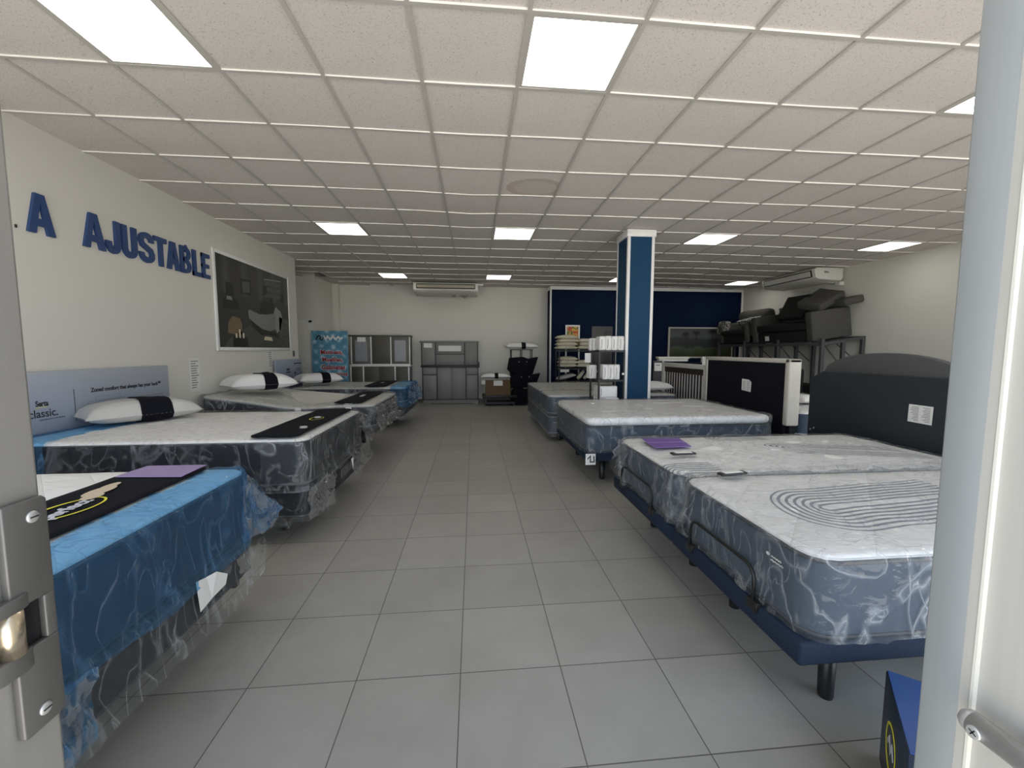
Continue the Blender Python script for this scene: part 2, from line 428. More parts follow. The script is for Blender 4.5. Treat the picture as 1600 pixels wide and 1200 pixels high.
# ------------------------------------------------------------------ room shell
XL, XR, YB = -3.36, 7.52, 11.36
struct(B(-5.3, -.25, -.12, XR+.3, YB+.3, 0).build('floor', 'floor'))
mb = MB().box(XL-.15, .0, 0, XL, 8.22, 3.6); struct(mb.build('wall_left', 'wall'))
struct(B(XR, 0, 0, XR+.2, YB+.2, 3.8).build('wall_right', 'wall'))
struct(B(-3.69, YB, 0, XR+.2, YB+.2, 3.8).build('wall_back', 'wall'))
mb = MB().box(-5.3, 10.09, 0, -3.69, 10.2, 3.8).box(-3.8, 10.2, 0, -3.69, YB+.2, 3.8); struct(mb.build('wall_recess', 'wall'))
struct(B(-3.69, YB-.14, 0, -3.53, YB, 3.8).build('trim_1', 'wall', bevel=.01))
struct(B(-5.3, 8.07, 0, -5.2, 10.2, 3.8).build('wall_recess_left', 'wall'))
struct(B(-5.3, 8.0, 0, XL-.151, 8.22, 3.8).build('wall_recess_front', 'wall'))
# glazed shop front behind the camera: lintel, posts and low plinth, daylight comes through it
mb = MB().box(XL-.15, -.05, 2.75, XR+.2, .12, 3.8)
for x in (XL-.1, -1.9, 1.9, 3.4, 4.9, 6.4, XR+.1): mb.box(x-.035, -.02, 0, x+.035, .1, 2.75)
struct(mb.build('wall_front', 'alu'))
struct(B(-5.4, -.05, 3.82, XR+.3, YB+.3, 3.9).build('ceiling_slab', 'blackplastic'))
# low skirting
struct(B(-3.53, YB-.012, 0, XR, YB, .08).build('baseboard_back', 'cab'))
struct(B(XL, .1, 0, XL+.012, 8.22, .08).build('baseboard_left', 'cab'))
struct(B(XR-.012, .1, 0, XR, YB, .08).build('baseboard_right', 'cab'))
# door in the recess wall
d = B(-4.6, 10.06, 0, -3.86, 10.089, 2.07).build('door_1', 'wall', bevel=.004); struct(d)
B(-4.67, 10.07, 0, -4.6, 10.088, 2.12).box(-3.86, 10.07, 0, -3.80, 10.088, 2.12).box(-4.67, 10.07, 2.07, -3.8, 10.088, 2.12).build('door_frame', 'white', d)
B(-4.54, 10.05, .2, -3.92, 10.061, .95).box(-4.54, 10.05, 1.1, -3.92, 10.061, 1.95).build('door_panel', 'wall', d, bevel=.004)
B(-3.95, 10.02, 1.0, -3.92, 10.06, 1.03).build('door_handle', 'chrome', d)

# suspended ceiling
GX, GY, G = -.3164, 2.1944, .6096
LIGHTS = [(i, j) for i in (-3, 1, 6, 11) for j in (0, 6, 12)]
def sagz(x, y):
    a = -.022*math.exp(-((x+.05)/.35)**2)*math.exp(-((y-5.2)/1.2)**2)
    a += .012*noise.noise(Vector((x*.7, y*.7, 3)))
    a += -.03*max(0, min(1, (x-4.5)/2.5))*max(0, min(1, (y-3)/2))
    return a
mb = MB(); mb.cur = 0
for i in range(-9, 14):
    for j in range(-4, 16):
        x0, x1, y0, y1 = GX+i*G, GX+i*G+G, GY+j*G, GY+j*G+G
        if (i, j) in LIGHTS: continue
        if (i, j) == (-6, 12): continue
        if x1 < XL and y1 < 8.0: continue
        if x1 > XR+.3: continue
        x0c, x1c = x0, min(x1, XR+.02)
        if x0c >= x1c: continue
        y1c = min(y1, YB)
        if j == 15: continue
        if j == 14: y1c = y1-.26 if i in (-4, -3, 0) else YB
        t = random.uniform(-.002, .002)
        z = lambda x, y: H+.010+t+sagz(x, y)
        xs = [x0c+(x1c-x0c)*k/2 for k in range(3)]; ys = [y0+(y1c-y0)*k/2 for k in range(3)]
        idx = [[mb.pt((a, b, z(a, b))) for b in ys] for a in xs]
        for a in range(2):
            for b in range(2): mb.face((idx[a][b], idx[a][b+1], idx[a+1][b+1], idx[a+1][b]))
def bar(x0, y0, x1, y1, hw):
    L = hypot(x1-x0, y1-y0); n = max(1, round(L/(G/2))); tx, ty = (x1-x0)/L, (y1-y0)/L
    for k in range(n):
        a, b = k/n, (k+1)/n
        P = []
        for t in (a, b):
            x, y = x0+(x1-x0)*t, y0+(y1-y0)*t
            z = H+sagz(x, y)
            P.append([(x-ty*hw, y+tx*hw, z), (x+ty*hw, y-tx*hw, z), (x+ty*hw, y-tx*hw, z+.014), (x-ty*hw, y+tx*hw, z+.014)])
        A, Bq = [[mb.pt(p) for p in q] for q in P]
        for e in range(4):
            mb.cur = 1
            if abs(tx) > .5 and e == 0: mb.cur = 1
            if abs(tx) > .5 and e in (1, 3): mb.cur = 2  # sides of the cross bars get the painted highlight
            mb.face((A[e], A[(e+1) % 4], Bq[(e+1) % 4], Bq[e]))
for i in range(-5, 14):
    x = GX+i*G
    if XL < x < XR: bar(x, .05, x, 11.33, .012)
for i in range(-8, -4): bar(GX+i*G, 8.22, GX+i*G, 10.09, .012)
for j in range(-3, 15): bar(XL, GY+j*G, XR, GY+j*G, .012)
for j in (11, 12): bar(-5.2, GY+j*G, XL, GY+j*G, .012)
ce = struct(mb.build('ceiling', ['ceil', 'tbar', 'tbar_highlight']))
posn = {(-3, 0): 'nearest on the left', (1, 0): 'nearest in the middle', (6, 0): 'cut off by the right door frame', (11, 0): 'near the front right',
 (-3, 6): 'second back in the left row', (1, 6): 'second back in the middle row above the aisle', (6, 6): 'right of the top of the blue column', (11, 6): 'nearest the ceiling edge of the right wall',
 (-3, 12): 'left of the rear air conditioner', (1, 12): 'right of the rear air conditioner', (6, 12): 'half hidden behind the blue column top', (11, 12): 'left of the side air conditioner'}
for (i, j) in LIGHTS:
    x, y = GX+i*G, GY+j*G; z = H+sagz(x+.3, y+.3)
    r = thing('ceiling_light', (x+G/2, y+G/2, z), 'lit square white ceiling panel, '+posn[(i, j)], 'ceiling light', None)
    B(x+.03, y+.03, z+.004, x+G-.03, y+G-.03, z+.010).build('diffuser', 'lamp', r)
    f = MB()
    f.box(x+.01, y+.01, z+.001, x+.03, y+G-.01, z+.03).box(x+G-.03, y+.01, z+.001, x+G-.01, y+G-.01, z+.03)
    f.box(x+.03, y+.01, z+.001, x+G-.03, y+.03, z+.03).box(x+.03, y+G-.03, z+.001, x+G-.03, y+G-.01, z+.03)
    f.build('frame', 'tbar', r)

# blue feature wall and its white trims
mb = MB(); mb.cur = 0; mb.box(2.06, 10.92, 0, XR, YB, 3.12)
struct(mb.build('wall_feature', 'navy'))
struct(MB().box(2.05, 10.90, 3.05, XR, 10.92, 3.137).build('trim_2', 'white', bevel=.004))
struct(MB().box(2.04, 10.895, 0, 2.085, 10.925, 3.137).box(2.04, 10.925, 3.05, 2.06, YB, 3.137).build('trim_3', 'white', bevel=.004))
struct(MB().box(XR-.05, 10.895, 0, XR, 10.92, 3.05).build('trim_4', 'white', bevel=.004))
d = struct(B(3.2, 10.895, 0, 3.78, 10.919, 2.08).build('door_2', 'blackplastic'))
mb = MB()
for k in range(5): mb.box(3.55+k*.04, 10.885, .1, 3.565+k*.04, 10.896, 1.95)
mb.build('door_slat', 'brown', d)

# blue column
c = B(2.19, 5.74, 0, 2.575, 6.16, 3.137).build('blue_column', 'teal'); struct(c, 'square column painted blue with white edge strips')
mb = MB()
x0, x1, y0, y1, t = 2.19, 2.575, 5.74, 6.16, .03
for (a, b) in ((x0, y0), (x1-t, y0), (x0, y1-t), (x1-t, y1-t)):
    mb.box(a-.006, b-.006, 0, a+t+.006, b+t+.006, 3.05)
mb.box(x0-.02, y0-.02, 3.04, x1+.02, y1+.02, 3.136)
mb.build('edge_trim', 'white', c, bevel=.003)

# ------------------------------------------------------------------ doorway in the foreground
dj = struct(B(-.60, .15, 0, -.344, .3503, 2.9).build('door_3', 'alu', bevel=.004), 'brushed aluminium door jamb beside the camera on the left')
pl = MB()
X0, X1 = -.3435, -.338
pl.prism([(.316, 1.241), (.3475, 1.241), (.3475, 1.317), (.3445, 1.32), (.316, 1.32)], (X0, 0, 0), (0, 1, 0), (0, 0, 1), (1, 0, 0), X1-X0); pl.prism([(.3165, 1.206), (.3165, 1.140), (.3185, 1.138), (.343, 1.138), (.3475, 1.1425), (.3475, 1.206)], (X0, 0, 0), (0, 1, 0), (0, 0, 1), (1, 0, 0), X1-X0); pl.box(X0, .339, 1.206, X1, .3475, 1.241)
pl.build('strike_plate', 'plate', dj, bevel=.0012)
B(X0, .290, 1.206, X0+.0008, .339, 1.241).build('latch_recess', 'blackplastic', dj)
MB().tube([(-.3420, .3175, 1.207), (-.3420, .3175, 1.2405)], .0078, 24).build('latch_roller', 'brass', dj, smooth=True)
for z0, z1 in ((1.240, 1.251), (1.192, 1.207)):
    mb = MB(); P = [(0, 0), (.030, 0), (.030, .0055), (.022, .008), (.008, .0075), (0, .004)]
    mb.prism(P, (X0, .2985, z0), (0, 1, 0), (1, 0, 0), (0, 0, 1), z1-z0); mb.build('strike_lip', 'plate', dj, bevel=.001)
for y, z in ((.336, 1.306), (.332, 1.152)):
    s_ = MB(); s_.X = Matrix.Translation((X1, y, z)) @ Matrix.Rotation(pi/2, 4, 'Y'); s_.lathe((0, 0, 0), [(.0048, 0), (.0046, .001), (.003, .0018), (.0001, .0018)], 20)
    sc1 = s_.build('screw', 'chrome', dj, smooth=True)
    B(X1+.0015, y-.003, z-.0005, X1+.0021, y+.003, z+.0005).build('screw_slot', 'blackplastic', sc1)

lf = struct(B(.519, .362, 0, .66, .400, 2.6).build('door_4', 'alublue', bevel=.002), 'open aluminium door leaf beside the camera on the right')
B(.5185, .353, 0, .66, .3625, 2.6).build('edge_strip', 'alupanel', lf)
B(.523, -.35, 0, .66, .353, 2.6).build('door_panel', 'alupanel', lf)
B(.5178, .351, 0, .523, .3535, 2.6).build('glazing_bead', 'whitewood', lf)
hb = MB(); hb.tube([(.500, .336, 1.060), (.500, .05, 1.060), (.500, -.2, 1.060)], .0115, 24)
hb.lathe((.500, .336, 1.060), [(.0001, -.0115), (.006, -.0098), (.0098, -.006), (.0115, 0), (.0098, .006), (.006, .0098), (.0001, .0115)], 24)
hb.tube([(.500, .30, 1.06), (.523, .30, 1.06)], .008, 16)
h_ = hb.build('door_handle', 'chrome', lf, smooth=True)
s_ = MB(); s_.X = Matrix.Translation((.4885, .328, 1.0585)) @ Matrix.Rotation(-pi/2, 4, 'Y')
s_.lathe((0, 0, 0), [(.0062, -.002), (.0062, .0006), (.005, .0009), (.0001, .0006)], 24); k_ = s_.build('screw', 'chrome', h_, smooth=True)
mb = MB(); mb.X = Matrix.Translation((.4876, .328, 1.0585)) @ Matrix.Rotation(.5, 4, 'X'); mb.box(-.0002, -.0034, -.0005, .0002, .0034, .0005).box(-.0002, -.0005, -.0034, .0002, .0005, .0034); mb.build('screw_cross', 'blackplastic', k_)

# ------------------------------------------------------------------ lettering and papers on the left wall
def letter(ch, ya, yb, z0, z1):
    mb = MB(); W = yb-ya; h = z1-z0; s = .055 if ch not in 'A' else .056
    a = ((0, 1, 0), (0, 0, 1), (1, 0, 0), .022); o = (XL+.001, ya, z0)
    R = lambda pts, w_=s: mb.ribbon(pts, w_, o, *a)
    if ch == 'A':
        mb.prism([(0, 0), (.058, 0), (W*.5, h*.80), (W*.5, h), (W*.5-.035, h)], o, *a)
        mb.prism([(W, 0), (W*.5+.035, h), (W*.5, h), (W*.5, h*.80), (W-.058, 0)], o, *a)
        mb.prism([(W*.25, h*.2), (W*.75, h*.2), (W*.70, h*.38), (W*.30, h*.38)], o, *a)
    elif ch == 'J':
        R([(W-s/2, h)]+[(W-s/2, h*.3)]+[(x, y) for x, y in arc(W/2, h*.29, W/2-s/2, 0, -pi, 10, h*.29-s/2)]+[(s/2, h*.36)])
    elif ch == 'U':
        R([(s/2, h), (s/2, h*.3)]+arc(W/2, h*.29, W/2-s/2, pi, 2*pi, 12, h*.29-s/2)+[(W-s/2, h)])
    elif ch == 'S':
        r = W/2-s/2; ry = h*.25-s*.1
        R([(W-s/2, h*.70)]+arc(W/2, h*.745, r, 0, pi, 10, h*.255-s/2)+[(s/2, h*.70)]+[(s*.8, h*.58), (W-s*.8, h*.42)]+[(W-s/2, h*.30)]+arc(W/2, h*.255, r, 0, -pi, 10, h*.255-s/2)+[(s/2, h*.32)])
    elif ch == 'T': R([(W/2, 0), (W/2, h)]); R([(0, h-s*.45), (W, h-s*.45)], s*.9)
    elif ch == 'B':
        R([(s/2, 0), (s/2, h)])
        R([(s/2, h-s*.4), (W*.5, h-s*.4)]+arc(W*.5, h*.74, W*.5-s/2-.004, pi/2, -pi/2, 8, h*.26-s*.4)+[(s/2, h*.5)], s*.8)
        R([(s/2, h*.5), (W*.5, h*.5)]+arc(W*.5, h*.25+s*.1, W*.5-s/2, pi/2, -pi/2, 8, h*.25-s*.3)+[(s/2, s*.4)], s*.8)
    elif ch == 'L': R([(s/2, 0), (s/2, h)]); R([(0, s*.45), (W, s*.45)], s*.9)
    elif ch == 'E':
        R([(s/2, 0), (s/2, h)])
        for z in (s*.45, h*.5, h-s*.45): R([(0, z), (W*(.9 if z == h*.5 else 1), z)], s*.85)
    return mb
ly = [3.488, 3.694, 3.934, 4.147, 4.157, 4.31, 4.335, 4.505, 4.535, 4.725, 4.733, 4.907, 4.907, 5.096, 5.117, 5.290, 5.326, 5.468, 5.490, 5.637]
names = ['standing alone at the far left of the wall', 'starting the longer word', 'second in the longer word', 'third in the longer word', 'in the middle of the longer word', 'after the S', 'between T and B', 'before the L', 'second to last', 'ending the word beside the poster']
for k, ch in enumerate('AAJUSTABLE'):
    o = letter(ch, ly[2*k], ly[2*k+1], 2.325, 2.63).build('wall_letter', 'letter')
    tag(o, 'blue letter %s on the left wall, %s' % (ch, names[k]), 'letter', 'blue letters on the left wall')
tag(B(XL, 3.413, 2.328, XL+.01, 3.425, 2.352).build('wall_bolt', 'black', bevel=.002), 'tiny dark fixing on the left wall beside the lone letter A', 'bolt')

# poster
def poster_mat():
    n = NT('dark bedroom print'); x, y, z = n.xyz()   # local: y across, z up
    f = n.noise(2.5, 5, .6, dist=.5)
    c = n.mix(f, (.014, .014, .014), (.045, .045, .044))
    t = n.M('LESS_THAN', z, n.M('ADD', .42, n.M('MULTIPLY', n.M('SUBTRACT', 1.5, y), .06)))
    return n, c, x, y, z
n, c, x, y, z = poster_mat()
streak = n.M('MULTIPLY', n.M('POWER', n.M('ABSOLUTE', n.M('SINE', n.M('MULTIPLY', y, 7.0))), 6.0), n.M('GREATER_THAN', z, .75))
c = n.mix(n.M('MULTIPLY', streak, .35), c, (.12, .12, .12))
n.base(c, .45); MT['poster'] = n.m
for nm, col in (('pwhite', (.19, .19, .18)), ('pgrey', (.075, .075, .07)), ('pblack', (.008, .008, .008)), ('plight', (.26, .26, .245)), ('pamber', (.16, .115, .065)), ('pglow', (.62, .56, .42)), ('pfloor', (.06, .06, .055))):
    MT[nm] = simple('print '+nm[1:], col, .45, var=.15, scale=6)
P = thing('bedroom_poster', (XL, 5.75, 1.465), 'large dark bedroom photograph in a white frame on the left wall', 'poster')
PW, PH = 2.08, 1.235
B(XL+.002, 5.75, 1.465, XL+.012, 5.75+PW, 1.465+PH).build('print', 'poster', P)
mb = MB(); fw_ = .045
mb.box(XL+.001, 5.75-fw_, 1.465-fw_, XL+.022, 5.75, 1.465+PH+fw_).box(XL+.001, 5.75+PW, 1.465-fw_, XL+.022, 5.75+PW+fw_, 1.465+PH+fw_)
mb.box(XL+.001, 5.75, 1.465-fw_, XL+.022, 5.75+PW, 1.465).box(XL+.001, 5.75, 1.465+PH, XL+.022, 5.75+PW, 1.465+PH+fw_); mb.build('frame', 'white', P, bevel=.003)
def shp(pts, mat, name, lay=1):   # flat printed shape, poster fractions (0..1 from left, 0..1 from bottom)
    mb = MB(); mb.prism([(a*PW, b*PH) for a, b in pts], (XL+.012, 5.75, 1.465), (0, 1, 0), (0, 0, 1), (1, 0, 0), .0006*lay); mb.build(name, mat, P)
shp([(.05, 0), (1, 0), (1, .12), (.75, .14), (.36, .26), (.12, .1)], 'pfloor', 'printed_floor')
shp([(.27, .62), (.41, .64), (.41, .82), (.27, .8)], 'pblack', 'printed_picture'); shp([(.295, .65), (.39, .665), (.39, .79), (.295, .775)], 'pgrey', 'printed_picture', 2)
shp([(.06, .42), (.24, .44), (.24, .54), (.19, .56), (.18, .72), (.1, .72), (.1, .56), (.06, .52)], 'pblack', 'printed_armchair')
shp([(.1, .53), (.17, .53), (.16, .57), (.11, .57)], 'pwhite', 'printed_cup', 2)
shp([(.36, .36), (.36, .45), (.38, .46), (.44, .44), (.52, .42), (.60, .44), (.72, .46), (.80, .52), (.84, .50), (.84, .42), (.80, .36), (.76, .25), (.66, .22), (.54, .24), (.44, .30)], 'pwhite', 'printed_bed')
shp([(.77, .56), (.86, .50), (.88, .40), (.84, .26), (.78, .20), (.75, .26), (.76, .40), (.74, .48)], 'plight', 'printed_blanket', 2)
shp([(.40, .32), (.54, .235), (.66, .215), (.78, .19), (.76, .15), (.62, .17), (.52, .16), (.42, .24)], 'pblack', 'printed_bed_base', 2)
for k in range(3): shp([(.61, .66+.075*k), (.87, .68+.08*k), (.87, .735+.08*k), (.61, .715+.075*k)], 'pgrey', 'printed_headboard_board', 1)
shp([(.60, .875), (.88, .92), (.88, .94), (.60, .895)], 'pwhite', 'printed_headboard_edge', 2)
shp([(.52, .44), (.60, .43), (.72, .46), (.74, .56), (.72, .66), (.69, .66), (.66, .58), (.62, .62), (.58, .62), (.54, .54)], 'pblack', 'printed_couple', 3)
shp([(.58, .68), (.64, .70), (.64, .80), (.59, .79)], 'pblack', 'printed_lamp', 3); shp([(.86, .62), (.92, .64), (.92, .76), (.86, .74)], 'pblack', 'printed_lamp', 3)
shp([(.82, .14), (.98, .08), (.98, .40), (.82, .43)], 'pgrey', 'printed_nightstand', 2)
for k in range(3): shp([(.86, .17+.085*k), (.95, .145+.085*k), (.95, .155+.085*k), (.86, .18+.085*k)], 'pblack', 'printed_handle', 3)
shp([(.10, .16), (.27, .14), (.27, .28), (.24, .34), (.16, .35), (.11, .28)], 'pamber', 'printed_lamp_glow')
shp([(.15, .0), (.34, .0), (.33, .12), (.16, .13)], 'pblack', 'printed_table', 2)
for a, hh in ((.185, .16), (.225, .21), (.27, .17)): shp([(a, .11), (a+.02, .11), (a+.02, hh), (a, hh)], 'pglow', 'printed_candle', 3)
shp([(.56, .10), (.70, .09), (.68, .14), (.58, .145)], 'pglow', 'printed_light_pool', 2)

def paper(name, x, ya, za, yb, zb, label, cat='paper', rows=9, mat='paper', par=None):
    r = thing(name, (x, ya, za), label, cat)
    B(x, ya, za, x+.002, yb, zb).build('sheet', mat, r)
    mb = MB(); W = yb-ya; h = zb-za
    for k in range(rows):
        z = zb-h*(.08+.86*k/rows); mb.box(x+.002, ya+W*.12, z-h*.35/rows, x+.0028, ya+W*(.55+.35*random.random()), z)
    mb.build('print_lines', 'inkgrey', r); return r
paper('price_list', XL+.001, 5.17, .93, 5.35, 1.33, 'long narrow white price sheet on the left wall between first sign and pillow', rows=12)
paper('price_list', XL+.001, 7.04, 1.125, 7.22, 1.415, 'small white sheet with dark lines taped below the poster', rows=8)
r = thing('light_switch', (XL, 7.96, 1.30), 'small grey switch plate at the end of the left wall', 'switch')
B(XL, 7.965, 1.305, XL+.01, 8.035, 1.415).build('plate', 'cab', r, bevel=.002); B(XL+.01, 7.99, 1.34, XL+.016, 8.01, 1.38).build('toggle', 'black', r)

# bed signs on the left wall
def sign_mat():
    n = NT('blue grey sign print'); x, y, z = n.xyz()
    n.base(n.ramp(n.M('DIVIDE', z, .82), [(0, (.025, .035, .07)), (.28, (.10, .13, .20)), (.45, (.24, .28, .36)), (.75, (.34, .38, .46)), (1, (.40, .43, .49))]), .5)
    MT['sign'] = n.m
sign_mat()
XS = XL+.062
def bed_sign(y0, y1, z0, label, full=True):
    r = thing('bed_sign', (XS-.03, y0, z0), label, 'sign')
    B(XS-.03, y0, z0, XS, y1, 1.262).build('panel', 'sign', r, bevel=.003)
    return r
U, V = (0, 1, 0), (0, 0, 1)
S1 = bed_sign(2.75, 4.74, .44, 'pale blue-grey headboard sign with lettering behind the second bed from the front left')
text('Serta', 'brand_lettering', S1, (XS, 3.375, .997), U, V, .095, .045, 'ink', bold=.03)
B(XS, 3.375, .988, XS+.001, 3.46, .992).build('underline', 'gold', S1)
text('classic.', 'name_lettering', S1, (XS, 3.322, .912), U, V, .215, .062, 'ink', bold=.008)
text('QUALITY FOAM', 'tagline', S1, (XS, 3.395, .885), U, V, .19, .013, 'ink')
B(XS, 3.677, .842, XS+.001, 3.682, 1.106).build('divider', 'ink', S1)
text('Zoned comfort that always has your back\u2122', 'headline', S1, (XS, 3.83, 1.052), U, V, .79, .05, 'ink', bold=.03)
mb = MB()
mb.box(XS, 3.80, .985, XS+.0008, 4.17, .988).box(XS, 3.80, .80, XS+.0008, 3.803, .985).box(XS, 4.167, .80, XS+.0008, 4.17, .985).box(XS, 3.80, .93, XS+.0008, 4.17, .932).box(XS, 3.87, 1.02, XS+.0008, 4.12, 1.022).box(XS, 3.87, .985, XS+.0008, 3.872, 1.02).box(XS, 4.12, .985, XS+.0008, 4.122, 1.02)
mb.build('diagram_outline', 'inkgrey', S1)
B(XS, 3.93, .86, XS+.0008, 4.03, .932).build('diagram_block', 'letter', S1)
for yy in (3.86, 4.10): MB().prism(arc(0, 0, .022, 0, 2*pi, 16)[:-1], (XS, yy, .89), U, V, (1, 0, 0), .001).build('diagram_coil', 'tanprint', S1)
for k, wd in enumerate((.40, .17)): B(XS, 4.24, .965-k*.035, XS+.0008, 4.24+wd, .972-k*.035).build('small_print', 'inkgrey', S1)
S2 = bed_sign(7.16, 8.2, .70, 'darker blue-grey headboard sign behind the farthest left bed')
mb = MB()
mb.box(XS, 7.55, 1.06, XS+.001, 7.66, 1.10).box(XS, 7.53, 1.02, XS+.001, 7.69, 1.045)
mb.box(XS, 7.85, 1.17, XS+.001, 8.16, 1.19).box(XS, 7.95, 1.08, XS+.001, 8.15, 1.09).box(XS, 7.95, 1.05, XS+.001, 8.12, 1.06).box(XS, 7.86, .98, XS+.001, 7.92, 1.03); mb.build('small_print', 'ink', S2)

# ------------------------------------------------------------------ beds
def slab(name, kind, x0, x1, y0, y1, z0, z1, label, topm, sidem, group=None, sag=None, pillow=False, rc=.11, cat='mattress', origin=None, edge='white'):
    """a mattress or box: body, quilted top, piping"""
    o = origin or (x0, (y0+y1)/2, z0)
    r = thing(name, o, label, cat, group)
    dz = (lambda x, y, z, nx, ny, nz: (0, 0, sag(x, y))) if sag else None
    body = MB(); zt = z1-.02 if not pillow else z1-.09
    rbox(body, x0, x1, y0, y1, z0, zt, rc, .02, .08, dz); body.build('body', sidem, r, smooth=True)
    if topm:
        t = MB()
        def dt(x, y, z, nx, ny, nz):
            d = .004*noise.noise(Vector((x*6, y*6, 1)))
            ed = min(x-x0, x1-x, y-y0, y1-y)
            crown = .012*min(1, max(0, ed)/.25)
            return (0, 0, (sag(x, y) if sag else 0)+(d+crown)*(1 if nz > .9 else 0))
        rbox(t, x0+.006, x1-.006, y0+.006, y1-.006, zt-.005 if not pillow else zt+.005, z1, rc-.006, .018 if not pillow else .035, .07, dt, nz=1)
        t.build('quilted_top', topm, r, smooth=True)
    for zz in ((zt, z0+.02) if topm else (z1-.03, z0+.02)):
        pts = arc(x1-rc, y1-rc, rc, 0, pi/2, 6)+arc(x0+rc, y1-rc, rc, pi/2, pi, 6)+arc(x0+rc, y0+rc, rc, pi, 1.5*pi, 6)+arc(x1-rc, y0+rc, rc, 1.5*pi, 2*pi, 6)
        full = []
        for i_, (a, b) in enumerate(pts):
            c_, d_ = pts[(i_+1) % len(pts)]; n_ = max(1, int(hypot(c_-a, d_-b)/.15))
            for k in range(n_): full.append((a+(c_-a)*k/n_, b+(d_-b)*k/n_))
        MB().tube([(a, b, zz+(sag(a, b) if sag else 0)) for a, b in full], .007, 6, closed=True).build('piping', edge, r, smooth=True)
    return r
MT['edgegrey'] = simple('grey piping', (.22, .24, .27), .6); MT['edgedark'] = simple('dark piping', (.03, .035, .045), .6)
def wrap(parent, name, mat, x0, x1, y0, y1, z0, z1, seed, amp=.012, big=.025, sag=None, keep=None, hem=.0, drop=.05, rc=.10, top=True, step=.035, re=.03):
    mb = MB(); rbox(mb, x0-.008, x1+.008, y0-.008, y1+.008, z0, z1+.012, rc, re, step, crumple(seed, amp, big, sag, drop=drop, zref=z0), top=top, bottom=False, keep=keep, hem=hem)
    return mb.build(name, mat, parent, smooth=True)
def metal_frame(x0, x1, y0, y1, z1, label, legx, legy, group='black metal frames under the left beds'):
    r = thing('metal_bedstead', (x0, (y0+y1)/2, 0), label, 'bedstead', group)
    mb = MB()
    for y in (y0, y1): mb.box(x0, y-.018, z1-.035, x1, y+.018, z1)
    for x in (x0+.05, (x0+x1)/2, x1-.05): mb.box(x-.018, y0, z1-.035, x+.018, y1, z1-.002)
    mb.build('rail', 'black', r, bevel=.003)
    for x in legx:
        for y in legy:
            MB().tube([(x, y, .045), (x, y, z1-.03)], .014, 12).build('leg', 'black', r, smooth=True)
            MB().lathe((x, y, 0), [(.034, 0), (.034, .006), (.026, .012), (.018, .07), (.016, .085)], 20).build('foot_cup', 'blackplastic', r, smooth=True)
    return r

XF, XH = -1.2, -3.25
def logo(parent, cx, cy, z, s, rot=0):
    """yellow ring with silver script and a tan pillow figure printed on the band"""
    n = 36; mb = MB(); c_, s_ = cos(rot), sin(rot)
    def q(u, v): return (cx+(u*c_-v*s_)*s, cy+(u*s_+v*c_)*s, z)
    A = []
    for k in range(n):
        a = 2*pi*k/n; wd = .07+.05*(1-cos(a-.9))/2
        A.append((mb.pt(q(.62*cos(a), 1.0*sin(a))), mb.pt(q((.62-wd)*cos(a), (1-wd)*sin(a)))))
    for k in range(n):
        a, b = A[k], A[(k+1) % n]; mb.face((a[0], b[0], b[1], a[1]))
    mb.build('ring_print', 'gold', parent)
    return q
def footband(x0, x1, y0, y1, z, label, sag=None, lg=None):
    r = thing('foot_protector', (x0, (y0+y1)/2, z), label, 'bed runner', 'black foot protectors on the left beds')
    mb = MB(); nx, ny = 10, 24; rr = .07; top = []; bot = []
    for i in range(nx+1):
        ra = []; rb = []
        for j in range(ny+1):
            x = x0+(x1-x0)*i/nx; y = y0+(y1-y0)*j/ny
            # round the corners
            qx = max(x0+rr, min(x1-rr, x)); qy = max(y0+rr, min(y1-rr, y)); dx, dy = x-qx, y-qy
            if dx and dy:
                m_ = max(abs(dx), abs(dy)); l_ = hypot(dx, dy); x, y = qx+dx*m_/l_, qy+dy*m_/l_
            zz = z+(sag(x, y) if sag else 0)+.003*noise.noise(Vector((x*7, y*7, 2)))
            ra.append(mb.pt((x, y, zz+.006))); rb.append(mb.pt((x, y, zz)))
        top.append(ra); bot.append(rb)
    for i in range(nx):
        for j in range(ny):
            mb.face((top[i][j], top[i+1][j], top[i+1][j+1], top[i][j+1])); mb.face((bot[i][j], bot[i][j+1], bot[i+1][j+1], bot[i+1][j]))
    for i in range(nx):
        mb.face((top[i][0], bot[i][0], bot[i+1][0], top[i+1][0])); mb.face((top[i][ny], top[i+1][ny], bot[i+1][ny], bot[i][ny]))
    for j in range(ny):
        mb.face((top[0][j], top[0][j+1], bot[0][j+1], bot[0][j])); mb.face((top[nx][j], bot[nx][j], bot[nx][j+1], top[nx][j+1]))
    mb.build('cloth', 'blackfabric', r, smooth=True)
    return r
